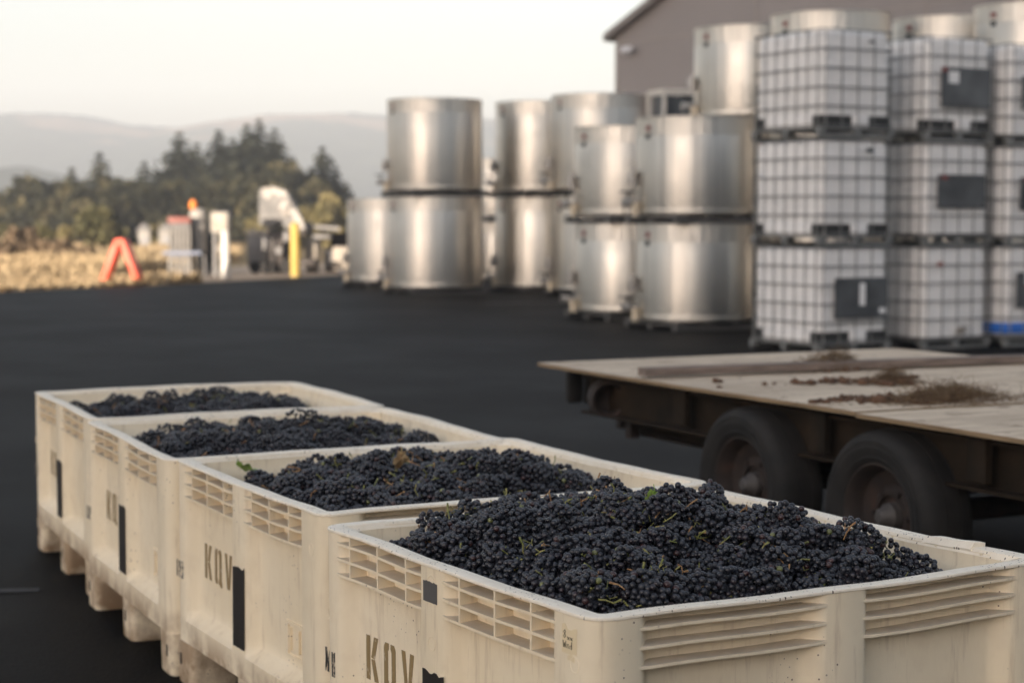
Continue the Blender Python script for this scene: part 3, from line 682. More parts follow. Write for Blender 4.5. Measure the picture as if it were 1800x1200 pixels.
def twig(bi, u, v, pts, label):
    root, c, th, wob = bin_frames[bi]; h = hfun(bi); m = MB(); m.tube(pts[0], [.0018] * len(pts[0]), 6)
    for p in pts[1:]: m.tube(p, [.0012] * len(p), 6)
    o = m.build('grape_twig', M['twig'], None, 60); o.matrix_world = Matrix.Translation(c) @ Matrix.Rotation(th, 4, 'Z') @ Matrix.Translation(local(u, v, h(u, v))); tag(o, label, 'twig')
twig(3, .30, .48, [[(0, 0, -.01), (-.006, 0, .02), (-.012, .002, .045)], [(-.012, .002, .045), (-.022, .004, .038), (-.034, .006, .036)], [(-.012, .002, .045), (-.010, 0, .052)]], 'forked dry twig sticking up at the back of the nearest heap')
twig(2, .97, .98, [[(0, 0, -.01), (.001, 0, .03), (-.002, .002, .065)]], 'short upright brown stalk at the right end of the second nearest heap')
twig(3, .60, .84, [[(0, 0, -.005), (.001, 0, .012), (0, .002, .036)]], 'short upright brown stalk right of the peak of the nearest heap')

# ------------------------------------------------------------------ flatbed trailer
EX = Vector((.897, .443, 0)).normalized(); TTH = math.atan2(EX.y, EX.x)
tr = empty('flatbed_trailer', (.131, 9.245, 0), TTH); tag(tr, 'old flatbed trailer with weathered plywood deck and twin rusty wheels', 'trailer')
TW = 2.28; TL = 6.2
ys = [0, -2.66, -5.0, -TL]
for i in range(3):
    m = MB(); y0, y1 = ys[i], ys[i + 1] + .004; dz = (0, -.006, 0)[i]; n = 30; pts = []
    for j in range(n + 1):
        y = y0 + (y1 - y0) * j / n
        for x in (0, TW):
            zz = .72 + dz + .003 * math.sin(y * 1.6 + x); xx = x + .003 * math.sin(y * 5 + x * 3) + .002 * math.sin(y * 19)
            pts += [(xx, y, zz), (xx, y, zz - .017)]
    m.mi = 0; m.add(pts, [(4 * j, 4 * j + 2, 4 * j + 6, 4 * j + 4) for j in range(n)])
    m.mi = 1; m.add(pts, [(4 * j, 4 * j + 4, 4 * j + 5, 4 * j + 1) for j in range(n)] + [(4 * j + 2, 4 * j + 3, 4 * j + 7, 4 * j + 6) for j in range(n)] + [(4 * j + 1, 4 * j + 5, 4 * j + 7, 4 * j + 3) for j in range(n)] + [(0, 1, 3, 2), (4 * n, 4 * n + 2, 4 * n + 3, 4 * n + 1)])
    m.build('deck_sheet', [M['ply'], M['ply_edge']], tr)
def channel(name, x, y0, y1, z0, z1, w_, mt, flip=1):
    m = MB(); t = .012; m.box((x, (y0 + y1) / 2, (z0 + z1) / 2), (t, abs(y1 - y0), z1 - z0)); m.box((x + flip * w_ / 2, (y0 + y1) / 2, z1 - t / 2 - .001), (w_, abs(y1 - y0) - .002, t)); m.box((x + flip * w_ / 2, (y0 + y1) / 2, z0 + t / 2 + .001), (w_, abs(y1 - y0) - .002, t)); return m.build(name, mt, tr)
channel('side_rail', .16, -.28, -TL + .1, .485, .675, .06, M['rustbeam'], -1); channel('side_rail', TW - .16, -.28, -TL + .1, .485, .675, .06, M['rustbeam'])
channel('lower_rail', .42, -.30, -2.1, .37, .47, .06, M['rustbeam'], -1); channel('lower_rail', TW - .42, -.30, -2.1, .37, .47, .06, M['rustbeam'])
for y in (-.3, -1.0, -1.9, -2.7, -3.5, -4.4, -5.3, -6.0):
    m = MB(); m.box((TW / 2, y, .655), (TW - .34, .05, .088)); m.box((TW / 2, y + .02, .612), (TW - .34, .075, .008)); m.build('cross_member', M['rustbeam'], tr)
for y in (-1.25, -2.30, -3.25):
    m = MB(); m.box((.095, y, .60), (.035, .10, .16), bevel=.006); m.build('stake_pocket', M['rustbeam'], tr)
m = MB(); m.lathe([(0, -.10), (.085, -.10), (.09, -.09), (.09, .07), (.082, .08), (.07, .07), (.066, -.03), (0, -.04)], 28, (.13, -.50, .575), (-.4, -1, 0)); m.build('strap_winch', M['rust'], tr, 40)
m = MB(); m.box((.16, -.10, .60), (.09, .05, .17), bevel=.02); m.box((.24, -.10, .585), (.04, .045, .15), bevel=.01); m.build('rubber_bumper', M['rubber'], tr, 40)
m = MB(); m.box((.30, -.45, .43), (.05, .05, .13)); m.box((.62, -.36, .44), (.7, .04, .07)); m.build('rear_bracket', M['rust'], tr)
# wheels
def tyre_prof(R0, W):
    return [(R0 * .60, -W * .36), (R0 * .64, -W * .44), (R0 * .69, -W * .47), (R0 * .70, -W * .455), (R0 * .76, -W * .485), (R0 * .80, -W * .50), (R0 * .805, -W * .485), (R0 * .86, -W * .485), (R0 * .87, -W * .495), (R0 * .91, -W * .47), (R0 * .965, -W * .40), (R0 * .99, -W * .30), (R0, -W * .15), (R0 * .985, -W * .145), (R0 * .985, -W * .11), (R0, -W * .105), (R0, W * .105), (R0 * .985, W * .11), (R0 * .985, W * .145), (R0, W * .15), (R0 * .99, W * .30), (R0 * .965, W * .40), (R0 * .90, W * .47), (R0 * .78, W * .50), (R0 * .66, W * .46), (R0 * .60, W * .36), (R0 * .58, 0), (R0 * .60, -W * .36)]
def wheel(x, y, side):
    R0 = .332; W = .235; cxx = x + side * W / 2; e = empty('wheel', (x + side * W * .5, y, R0)); e.parent = tr
    m = MB(); m.lathe(tyre_prof(R0, W), 64, axis=(1, 0, 0)); m.build('tyre', M['rubber'], e, 35)
    s = -side; q = R0
    m = MB(); m.lathe([(q * .605, -W * .34 * 1), (q * .625, -W * .40), (q * .60, -W * .41), (q * .56, -W * .33), (q * .52, -W * .12), (q * .36, -W * .05), (q * .30, -W * .13), (q * .24, -W * .13), (q * .24, -W * .05), (0, -W * .05)], 48, axis=(1 if side > 0 else -1, 0, 0)); m.build('rim', M['rust'], e, 35)
    m = MB(); m.lathe([(.052, 0), (.050, -.045), (.038, -.058), (.034, -.075), (.022, -.088), (0, -.09)], 24, axis=(1 if side > 0 else -1, 0, 0)); m.build('hub', M['hubm'], e, 35)
    m = MB(); m.lathe([(.125, 0), (.125, -.012), (.07, -.012), (.07, 0)], 24, axis=(1 if side > 0 else -1, 0, 0))
    for k in range(6):
        a = k * math.pi / 3; p = Vector((-side * W * .04, .098 * math.cos(a), .098 * math.sin(a))); m.cyl(p, p + Vector((-side * .03, 0, 0)), .011, n=6)
    m.build('hub_flange', M['rust'], e)
    return e
# wheel centres: 1 at s=1.92, 2 at s=2.75 down the side
for y in (-1.85, -2.77):
    wheel(-.005, y, 1); wheel(TW - .005 + .01, y, -1)
    m = MB(); m.cyl((.22, y, .332), (TW - .22, y, .332), .045, n=14); m.build('axle', M['rust'], tr, 40)
for xx in (.36, TW - .36):
    for y in (-1.85, -2.77): m = MB(); m.prism([(-.38, .48), (-.34, .49), (0, .405), (.34, .49), (.38, .48), (0, .385)], xx - .03, xx + .03, lambda a, b, d, y=y: Vector((d, y + a, b))); m.build('leaf_spring', M['rust'], tr)

def deck(x, y, z=0): p = EX * x + Vector((-EX.y, EX.x, 0)) * y; return Vector((.131 + p.x, 9.245 + p.y, .722 + z))
m = MB(); a = Vector((.03, -1.00, 0)); b = Vector((2.9, -1.22, 0)); mid = (a + b) / 2
root = empty('loose_timber', deck(mid.x, mid.y, .006), TTH + math.atan2((b - a).y, (b - a).x)); root.name = 'loose_timber'
m.box((0, 0, .019), ((b - a).length, .088, .038), bevel=.003); o = m.build('loose_timber', M['oldwood']); o.location = root.location; o.rotation_euler = root.rotation_euler; bpy.data.objects.remove(root); o.name = 'loose_timber'
tag(o, 'long weathered grey timber lying across the plywood deck', 'timber')
def clod(m, p, r, rs_):
    V0, F0 = ICO[2]; k = [rs_.uniform(0, 6.28) for _ in range(4)]; s = Vector((rs_.uniform(.8, 1.3), rs_.uniform(.8, 1.3), rs_.uniform(.6, .9)))
    m.add([(p.x + v[0] * r * s.x * (1 + .22 * math.sin(5 * v[1] + k[0]) + .15 * math.sin(7 * v[2] + k[1])), p.y + v[1] * r * s.y * (1 + .2 * math.sin(6 * v[0] + k[2])), p.z + max(-.3, v[2]) * r * s.z * (1 + .2 * math.sin(4 * v[0] + k[3]))) for v in V0], [tuple(f) for f in F0])
def soil_pile(name, label, spots, tufts, cat='soil'):
    rs_ = random.Random(hash(label) % 1000 if False else len(label)); m = MB(); base = deck(spots[0][0], spots[0][1])
    for (x, y, r, n, sx_, sy_) in spots:
        for _ in range(n):
            gx, gy = rs_.gauss(0, sx_), rs_.gauss(0, sy_); rr_ = r * rs_.uniform(.25, 1) ** 1.3; m.mi = 0; clod(m, deck(x + gx, y + gy, rr_ * .25) - base, rr_, rs_)
    for (x, y, n, sx_, sy_, L, zz) in tufts:
        for _ in range(n):
            gx, gy = rs_.gauss(0, sx_), rs_.gauss(0, sy_); h_ = zz * math.exp(-(gx / (sx_ * 1.3)) ** 2 - (gy / (sy_ * 1.3)) ** 2); p = deck(x + gx, y + gy, h_ * rs_.uniform(.3, 1)) - base; d = Vector((rs_.gauss(0, 1), rs_.gauss(0, 1), rs_.uniform(-.15, 1.0))).normalized() * L * rs_.uniform(.4, 1)
            k = Vector((rs_.gauss(0, 1), rs_.gauss(0, 1), rs_.gauss(0, .5))) * L * .15; m.mi = 1
            m.tube([p, p + d * .5 + k, p + d * 1.0 + Vector((0, 0, -L * .15))], [.0011, .0010, .0007], 3)
    o = m.build(name, [M['soil'], M['roots']], None, 60); o.location = base; tag(o, label, cat, None, 'stuff' if name in ('scattered_soil', 'straw') else None)
soil_pile('scattered_soil', 'line of brown soil clods and a root tuft beside the timber', [(.74, -1.58, .022, 34, .22, .04), (.48, -1.62, .026, 3, .03, .02), (.86, -1.72, .03, 30, .09, .06), (.95, -1.7, .03, 8, .03, .03)], [(.88, -1.76, 420, .06, .05, .07, .07)])
soil_pile('straw', 'long low heap of straw and soil nearest the camera on the deck', [(.22, -2.30, .018, 60, .14, .05), (.5, -2.45, .03, 60, .12, .06)], [(.58, -2.50, 1100, .15, .07, .08, .075)])
soil_pile('root_tuft', 'dry root tuft lying over the timber at mid deck', [(1.05, -1.08, .022, 26, .06, .06)], [(1.05, -1.03, 500, .09, .06, .08, .10), (1.18, -.98, 300, .05, .05, .07, .10)])
soil_pile('soil_lump', 'single small brown soil lump near the left side of the deck', [(.21, -1.36, .02, 4, .012, .008)], [])
soil_pile('soil_lump', 'tiny dark soil lump by the timber on the deck', [(.42, -1.22, .012, 3, .008, .006)], [])

# ------------------------------------------------------------------ steel tanks
def make_tank(Rr, H, leg, jacket, loc, rz, label, group, gap=.0):
    t = empty('steel_tank', loc, rz); tag(t, label, 'tank', group)
    b = leg; m = MB(); n = 96
    prof = [(0, b + .01), (Rr * .5, b), (Rr - .03, b), (Rr, b + .03), (Rr, b + H - .012), (Rr + .012, b + H - .010), (Rr + .014, b + H), (Rr + .006, b + H + .006), (Rr - .02, b + H + .004), (Rr - .022, b + H - .12), (Rr * .4, b + H - .16), (0, b + H - .17)]
    m.lathe(prof, n); m.build('shell', M['steel'], t, 30)
    j0, j1 = jacket; m = MB(); pts = []; fs = []; kk = 90; RJ = Rr + .006
    zs_ = [(Rr + .001, b + H * j0 - .01), (RJ, b + H * j0), (RJ, b + H * j1), (Rr + .001, b + H * j1 + .01)]
    m.lathe(zs_, n); o = m.build('cooling_jacket', M['dimple'], t, 30)
    uv = o.data.uv_layers.new(name='uv')
    for l in o.data.loops:
        c_ = o.data.vertices[l.vertex_index].co; uv.data[l.index].uv = (math.atan2(c_.y, -c_.x) * Rr, c_.z)
    m = MB(); rq = Matrix.Rotation(ITH - rz, 3, 'Z')
    for y in (-.78, 0, .78): m.box(rq @ Vector((0, y * Rr, leg * .30)), (Rr * 1.78, .11, leg * .52), rq)
    for x in (-.80, -.27, .27, .80): m.box(rq @ Vector((x * Rr, 0, leg * .78)), (.13, Rr * 1.72, leg * .36), rq)
    m.build('stand', M['dark_steel'], t)
    # outlet valve on local -x (turned towards the left of the picture)
    m = MB(); z0 = b + .16; m.cyl((-Rr + .02, 0, z0), (-Rr - .20, 0, z0), .036, n=14)
    for q in (.06, .19): m.lathe([(0, 0), (.062, 0), (.062, .018), (0, .018)], 16, (-Rr - q, 0, z0), (-1, 0, 0))
    m.box((-Rr - .13, 0, z0), (.10, .11, .11), bevel=.012); v_ = m.build('outlet_valve', M['valve'], t, 40)
    m = MB(); m.cyl((-Rr - .13, 0, z0 + .04), (-Rr - .13, 0, z0 + .13), .018); m.box((-Rr - .15, -.06, z0 + .14), (.20, .16, .022), bevel=.004); m.build('valve_handle', M['black'], v_)
    m = MB(); m.cyl((-Rr - .07, -.06, z0 + .20), (-Rr - .07, -.06, z0 + .40), .036, n=12); m.cyl((-Rr - .07, -.06, z0 + .40), (-Rr - .07, -.06, z0 + .46), .022, n=12); m.cyl((-Rr + .02, -.06, z0 + .27), (-Rr - .14, -.06, z0 + .27), .022); m.box((-Rr - .06, .03, z0 + .33), (.10, .08, .16), bevel=.01); m.build('sample_port', M['valve'], t, 40)
    m = MB(); m.cyl((-Rr - .05, -.10, b - .02), (-Rr - .05, -.10, b + .16), .045, n=12); m.build('drain_tube', M['pale'], t, 40)
    # label plates under the top rim, just to the camera side of the valve
    for k, (zz, hh, mt) in enumerate(((H - .14, .06, 'label_red'), (H - .25, .07, 'black'))):
        a_ = math.pi + .42; m = MB(); cpt = Vector((math.cos(a_) * (Rr + .004), math.sin(a_) * (Rr + .004), b + zz)); m.box(cpt, (.006, .085, hh), Matrix.Rotation(a_, 3, 'Z')); m.build('tank_label', M[mt], t)
    return t
VR = R(8); ITH = math.atan2(.443, .897)
SM = dict(Rr=.785, H=1.265, leg=.12)
G1 = 'wide stainless tanks stacked beside the white totes'; G2 = 'tall stainless tanks stacked at the back left'
t0 = make_tank(jacket=(.08, .80), loc=(2.44, 24.15, 0), rz=VR, label='wide steel tank on the ground directly left of the tote stacks, nearest of the tanks', group=G1, **SM)
P1h = 1.385
def place(src, x, y, k, ph, label, rz=VR): return dup(src, (x, y, k * ph), rz, label)
place(t0, 2.44, 24.15, 1, P1h, 'wide steel tank stacked on the nearest ground tank, left of the totes')
place(t0, 1.70, 26.6, 0, P1h, 'wide steel ground tank half hidden behind the nearest tank stack')
place(t0, 1.70, 26.6, 1, P1h, 'wide steel tank on top of the half hidden stack, left of the nearest stack')
place(t0, 3.41, 26.25, 0, P1h, 'lowest wide tank of the three high stack behind the nearest stack'); place(t0, 3.41, 26.25, 1, P1h, 'middle wide tank of the three high stack behind the nearest stack')
place(t0, 3.41, 26.25, 2, P1h, 'pale wide tank standing third high above the nearest stack, in front of the grey wall')
for x, y, lb in ((4.27, 24.55, 'behind the left tote stack'), (6.02, 25.1, 'behind the middle tote stack'), (6.74, 23.5, 'behind the right tote stack')):
    place(t0, x, y, 0, P1h, 'lowest wide tank of the stack ' + lb); place(t0, x, y, 1, P1h, 'middle wide tank of the stack ' + lb); place(t0, x, y, 2, P1h, 'top wide tank whose rim shows ' + lb[:0] + 'above and ' + lb)
place(t0, 2.62, 29.3, 0, P1h, 'lower wide tank hidden deep behind the nearest stacks'); place(t0, 2.62, 29.3, 1, P1h, 'upper wide tank deep behind the nearest stacks, under the steel crate')
t1 = make_tank(.925, 1.74, .13, (.06, .84), (-1.51, 35.6, 0), VR, 'tall steel ground tank in front at the left end of the stacks', G2)
P2h = 1.875
place(t1, -1.51, 35.6, 1, P2h, 'tall steel tank raised on another at the left end, clear against the sky')
place(t1, -2.62, 39.2, 0, P2h, 'single tall steel tank at the far left, behind the left end stack')
place(t1, .60, 36.4, 0, P2h, 'lower tall tank of the second stack from the left'); place(t1, .60, 36.4, 1, P2h, 'upper tall tank of the second stack from the left')
place(t1, 1.67, 34.3, 0, P2h, 'lower tall tank of the third stack, behind the wide ones'); place(t1, 1.67, 34.3, 1, P2h, 'upper tall tank of the third stack, overlapping the building')
place(t0, -.22, 40.6, 0, P1h, 'lower tank glimpsed in the gap between the two leftmost tall stacks'); place(t0, -.22, 40.6, 1, P1h, 'upper tank glimpsed in the gap between the two leftmost tall stacks')
# steel crate on the hidden stack
cr = empty('steel_crate', (2.62, 29.3, 2 * P1h + .02), R(20)); tag(cr, 'small open steel crate with a dark pane between the tank tops', 'crate')
m = MB()
for x in (-.33, .33):
    for y in (-.3, .3): m.box((x, y, .2), (.05, .05, .40))
for z in (.025, .385):
    for x in (-.33, .33): m.box((x, 0, z), (.052, .55, .05))
    for y in (-.3, .3): m.box((0, y, z), (.61, .052, .05))
m.build('frame', M['bwhite'], cr); cr.scale = (1, 1, 1.75); m = MB(); m.box((0, 0, .2), (.55, .5, .30)); m.build('pane', M['plate'], cr)

# ------------------------------------------------------------------ intermediate bulk containers
ITH = math.atan2(.443, .897)
def make_ibc(feet, plate, white_front, valve, blue=False):
    """local: x across the front (1.0), y back (1.2); front face at y=0; left-near corner at origin"""
    parts = []; W_, D_, H_ = 1.0, 1.2, 1.155; zb = .240 if feet else .135
    m = MB(); bm = bmesh.new(); bmesh.ops.create_cube(bm, size=1)
    for v in bm.verts: v.co = Vector((W_ / 2 + v.co.x * (W_ - .05), D_ / 2 + v.co.y * (D_ - .05), zb + (v.co.z + .5) * (H_ - zb - .02)))
    ed = [e for e in bm.edges if abs(e.verts[0].co.z - e.verts[1].co.z) > .3]; bmesh.ops.bevel(bm, geom=ed, offset=.10, segments=6, profile=.5, affect='EDGES')
    ed = [e for e in bm.edges if min(e.verts[0].co.z, e.verts[1].co.z) > H_ - .03 and len(e.link_faces) == 2 and any(abs(f.normal.z) < .5 for f in e.link_faces)]
    bmesh.ops.bevel(bm, geom=ed, offset=.06, segments=4, profile=.5, affect='EDGES')
    me = bpy.data.meshes.new('inner_bottle'); bm.to_mesh(me); bm.free(); me.materials.append(M['ibc']); me.polygons.foreach_set('use_smooth', [True] * len(me.polygons)); me.set_sharp_from_angle(angle=R(50)); parts.append(('inner_bottle', me))
    m = MB(); m.cyl((W_ / 2, D_ / 2, H_ - .022), (W_ / 2, D_ / 2, H_ + .004), .11, n=24); parts.append(('lid', m.mesh('lid', M['blue'] if blue else M['black'], 40)))
    # cage
    m = MB(); r = .0075; z0 = .115; z1 = H_ - .01
    def loop(z, rr_=r):
        c_ = .05; pts = []
        for cx_, cy_, a0 in ((W_ - c_, c_, -90), (W_ - c_, D_ - c_, 0), (c_, D_ - c_, 90), (c_, c_, 180)):
            for i in range(4): a = R(a0 + 30 * i); pts.append((cx_ + c_ * math.cos(a), cy_ + c_ * math.sin(a), z))
        pts.append(pts[0]); m.tube(pts, rr_, 6)
    for i in range(6): loop(z0 + .02 + (z1 - z0 - .02) * i / 5)
    for i in range(5):
        x = .06 + .88 * i / 4
        for y in (-.004, D_ + .004): m.cyl((x, y, z0), (x, y, z1), r, n=6)
    for i in range(7):
        y = .06 + 1.08 * i / 6
        for x in (-.004, W_ + .004): m.cyl((x, y, z0), (x, y, z1), r, n=6)
    for y in (.35, .85): m.cyl((-.004, y, z1), (W_ + .004, y, z1), r, n=6)
    parts.append(('wire_cage', m.mesh('wire_cage', M['galv'], 60)))
    # pallet
    m = MB(); m.mi = 0
    for y in (.03, D_ / 2, D_ - .03): m.box((W_ / 2, y, .022), (W_ + .02, .05, .034), bevel=.006)
    for x in (.03, W_ / 2, W_ - .03):
        for y in (.04, D_ / 2, D_ - .04): m.box((x, y, .066), (.09, .08, .052), bevel=.006)
    m.box((W_ / 2, D_ / 2, .102), (W_ + .015, D_ + .015, .018)); parts.append(('pallet', m.mesh('pallet', M['galv'], 40)))
    if feet:
        m = MB(); m.box((W_ / 2, D_ / 2, .176), (W_ - .05, D_ - .05, .127)); parts.append(('pallet_tray', m.mesh('pallet_tray', M['black'])))
        m = MB(); m.box((.55, .018, .177), (.22, .03, .124), bevel=.008); parts.append(('front_skirt', m.mesh('front_skirt', M['ibc'], 40)))
        m = MB()
        for y0, y1 in ((.0, .02), (.16, .98)): m.box((.018, (y0 + y1) / 2 + .01, .177), (.03, max(.02, y1 - y0), .124), bevel=.008) if y1 > .5 else None
        parts.append(('side_skirt', m.mesh('side_skirt', M['ibc'], 40)))
    if plate:
        x0, x1, zp0, zp1 = plate; m = MB(); m.box(((x0 + x1) / 2, -.018, (zp0 + zp1) / 2), (x1 - x0, .006, zp1 - zp0), bevel=.002); parts.append(('label_plate', m.mesh('label_plate', M['plate'])))
    if valve:
        m = MB(); m.cyl((W_ * .55, .02, .20), (W_ * .55, -.06, .20), .035, n=14); m.box((W_ * .55, -.05, .245), (.12, .03, .03), bevel=.008); parts.append(('outlet_valve', m.mesh('outlet_valve', M['white'], 40)))
    if blue:
        m = MB(); m.box((W_ / 2, D_ / 2, .215), (W_ + .0, D_ + .0, .13), bevel=.03); parts.append(('spill_band', m.mesh('spill_band', M['blue'], 40)))
    return parts
KINDS = {'plain': make_ibc(True, None, True, False), 'plate_feet': make_ibc(True, (.20, .93, .38, .82), True, False), 'plate': make_ibc(False, (.17, .88, .42, .79), False, False), 'valve': make_ibc(False, None, False, True),
         'blue': make_ibc(False, (.14, .75, .45, .85), False, False, True)}
def ibc(kind, cx_, cy_, lvl, label, ph, sticker=None):
    t = empty('white_tote', (cx_, cy_, lvl * ph), ITH + .055); tag(t, label, 'tote', 'white caged liquid totes in three stacks')
    for nm, me in KINDS[kind]:
        o = bpy.data.objects.new(nm, me); COL.objects.link(o); o.parent = t
    if sticker:
        for (x, z, w_, h_, mt) in sticker: m = MB(); m.box((x, -.0225, z), (w_, .002, h_)); m.build('sticker', M[mt], t)
    return t
C1 = (3.27, 19.3); C2 = (4.54, 20.0); C3 = (5.57, 20.42); PH = 1.157; T3 = 'in the '
ibc('plate_feet', *C1, 0, 'bottom tote of the left stack, grey plate with a tall white tag', PH, [(.58, .64, .08, .24, 'white_label'), (.86, .46, .09, .06, 'white_label')])
ibc('plain', *C1, 1, 'middle tote of the left stack, black slots under plain white panels', PH, [(.66, 1.03, .10, .05, 'plate')])
ibc('plain', *C1, 2, 'top tote of the left stack, all white grid with no plate', PH, [(.66, 1.03, .07, .03, 'lgrey')])
ibc('valve', *C2, 0, 'bottom tote of the middle stack with a small red mark and low outlet valve', 1.15, [(.22, .95, .09, .05, 'pinkred')])
ibc('plate', *C2, 1, 'middle tote of the middle stack with a dark plate on its front', 1.15, [(.27, .755, .09, .045, 'label_red')])
ibc('plate_feet', *C2, 2, 'top tote of the middle stack, dark plate with square white sticker', 1.15, [(.25, .79, .07, .05, 'label_red'), (.38, .71, .15, .13, 'white_label')])
ibc('blue', *C3, 0, 'bottom tote of the right stack with a bright blue base', 1.13, [(.32, .78, .10, .14, 'white_label'), (.32, .69, .10, .05, 'pinkred')])
ibc('plate', *C3, 1, 'middle tote of the right stack, cut off by the picture edge', 1.13, [(.27, .755, .09, .045, 'label_red')])
ibc('plate', *C3, 2, 'top tote of the right stack under the highest tank', 1.13)

# ------------------------------------------------------------------ the grey building
BD = Vector((.575, -.818, 0)); BN = Vector((-.818, -.575, 0)); BC = Vector((3.22, 56.0, 0)); bth = math.atan2(BD.y, BD.x)
bl = empty('metal_building', BC, bth); tag(bl, 'large grey metal sided building with a low gable behind the tanks', 'building')
GW = 36.0; EH = 7.0; RHt = EH + GW / 2 * .41; DP = 30.0        # local x along the gable wall, local +y away from the camera
m = MB(); wallp = [(0, 0), (GW, 0), (GW, EH), (GW / 2, RHt), (0, EH)]
m.prism(wallp, 0, DP, lambda x, z, d: Vector((x, d, z))); m.build('wall', M['siding'], bl)
m = MB(); z = 2.0
seams = [1.1, 3.1, 5.05, 6.8, 8.8, 10.7, 12.6]
for z in seams:
    x0, x1 = (0.02, GW - .02) if z < EH else ((z - EH) / .41 + .05, GW - (z - EH) / .41 - .05); m.box(((x0 + x1) / 2, -.012, z), (x1 - x0, .022, .035))
for x in (6.2, 12.4, 18.6, 24.8): m.box((x, -.014, (EH + min(x, GW - x) * .39) / 2), (.05, .018, EH + min(x, GW - x) * .39 - .1))
m.build('panel_seam', M['siding_trim'], bl)
for sgn in (0, 1):
    m = MB(); L = GW / 2 + .35; p0 = Vector((-.32, 0, EH - .13)) if sgn == 0 else Vector((GW + .32, 0, EH - .13)); p1 = Vector((GW / 2, 0, RHt)); q = [p0, p1, p1 + Vector((0, 0, .22)), p0 + Vector((0, 0, .22))]
    m.add([v + Vector((0, -.30, 0)) for v in q] + [v + Vector((0, DP + .3, 0)) for v in q], [(0, 1, 2, 3), (7, 6, 5, 4), (0, 4, 5, 1), (1, 5, 6, 2), (2, 6, 7, 3), (3, 7, 4, 0)]); m.build('roof', M['roofm'], bl)
m = MB(); m.box((-.02, .05, EH / 2 - .1), (.10, .14, EH - .25)); m.build('corner_trim', M['siding_trim'], bl)
m = MB(); m.box((-.36, DP / 2, EH - .06), (.14, DP, .14)); m.build('gutter', M['siding_trim'], bl)
fl = MB(); fl.box((.75, -.22, 6.53), (.42, .18, .22), Matrix.Rotation(R(-25), 3, 'X'), bevel=.03); fl.box((.75, -.08, 6.55), (.10, .14, .10)); fl.build('wall_light', M['lampg'], bl)

ob = empty('metal_building', (30.0, 10.0, 0), R(-105)); tag(ob, 'added grey metal building behind the camera on the right, unseen, darkening the tank reflections', 'building')  # out of view, added so the tanks reflect something dark
m = MB(); m.prism([(0, 0), (52, 0), (52, 8.2), (0, 8.2)], 0, 22, lambda x, z, d: Vector((x, d, z))); m.build('wall', M['siding'], ob)
m = MB(); m.prism([(-.3, 8.15), (22.3, 8.15), (11, 11.4)], -.3, 52.3, lambda y, z, d: Vector((d, y, z))); m.build('roof', M['roofm'], ob)
for k in range(3): m = MB(); m.box((9 + 15 * k, -.06, 2.3), (5, .12, 4.6)); m.build('door', M['siding_trim'], ob)

# ------------------------------------------------------------------ things at the far side of the yard
def aframe():
    t = empty('folding_barricade', (-8.62, 40.1, 0), R(-8)); tag(t, 'orange A-frame barricade standing at the edge of the asphalt', 'barricade')
    for s in (-1, 1):
        m = MB(); a = Vector((s * .42, 0, 0)); b = Vector((s * .045, 0, .98)); d = b - a; mid_ = (a + b) / 2; ang = math.atan2(d.x, d.z)
        m.box(mid_, (.13, .34, d.length), Matrix.Rotation(ang, 3, 'Y'), bevel=.012); m.build('panel', M['orange'], t, 40)
    m = MB(); m.box((0, 0, .985), (.17, .30, .05), bevel=.01); m.build('hinge', M['orange'], t)
    return t
aframe()
t = empty('safety_bollard', (-5.40, 45.2, 0)); tag(t, 'yellow pipe bollard in front of the white hopper machine', 'bollard')
m = MB(); m.lathe([(.118, 0), (.118, 1.28), (.10, 1.33), (.06, 1.36), (0, 1.37)], 24); m.build('post', M['yellow'], t, 40); m = MB(); m.lathe([(.122, .02), (.16, .02), (.15, .0)], 24); m.build('foot_collar', M['concrete'], t)
t = empty('white_bollard', (-6.95, 44.0, 0)); tag(t, 'white pipe bollard right of the electrical cabinet', 'bollard')
m = MB(); m.lathe([(.105, 0), (.105, 1.08), (.09, 1.14), (.05, 1.17), (0, 1.175)], 24); m.build('post', M['bwhite'], t, 40); m = MB(); m.lathe([(.108, .02), (.14, .02), (.135, .0)], 24); m.build('foot_collar', M['concrete'], t)
t = empty('slatted_crate_stack', (-8.35, 45.6, 0), R(10)); tag(t, 'white slatted crate stand with a faded red top band', 'crate')
m = MB(); m.box((0, 0, .50), (.56, .5, .10)); m.box((0, 0, 1.0), (.5, .45, .70)); m.build('crate_body', M['lgrey'], t)
m = MB()
for k in range(6): m.box((-.24 + .096 * k, -.26, .92), (.045, .03, .62)); m.box((-.24 + .096 * k, -.27, .24), (.05, .04, .46))
for k in range(4): m.box((-.27, -.2 + .14 * k, .24), (.04, .05, .46)); m.box((.27, -.2 + .14 * k, .24), (.04, .05, .46))
m.build('slats', M['white'], t); m = MB(); m.box((0, -.01, 1.42), (.56, .5, .15), bevel=.02); m.build('top_band', M['pinkred'], t, 40); m = MB(); m.box((.05, -.02, .60), (.95, .56, .07)); m.build('shelf', M['bluegrey'], t)
t = empty('upright_cylinder', (-7.95, 46.0, 0)); tag(t, 'white upright cylinder tank with an orange cap behind the slatted crate', 'tank')
m = MB(); m.lathe([(0, .62), (.20, .62), (.22, .66), (.22, 1.55), (.19, 1.66), (.10, 1.71), (0, 1.72)], 28); m.build('cylinder', M['white'], t, 40)
m = MB(); m.lathe([(.08, 1.70), (.10, 1.74), (.09, 1.86), (.05, 1.92), (0, 1.93)], 18, (-.12, 0, 0)); m.build('cap', M['capor'], t, 40)
m = MB()
for x in (-.17, .17):
    for y in (-.15, .15): m.box((x, y, .32), (.05, .05, .62))
m.box((0, 0, .2), (.36, .04, .04)); m.build('stand', M['lgrey'], t)
t = empty('electrical_cabinet', (-7.35, 45.8, 0), R(-6)); tag(t, 'white electrical cabinet raised on two posts', 'cabinet')
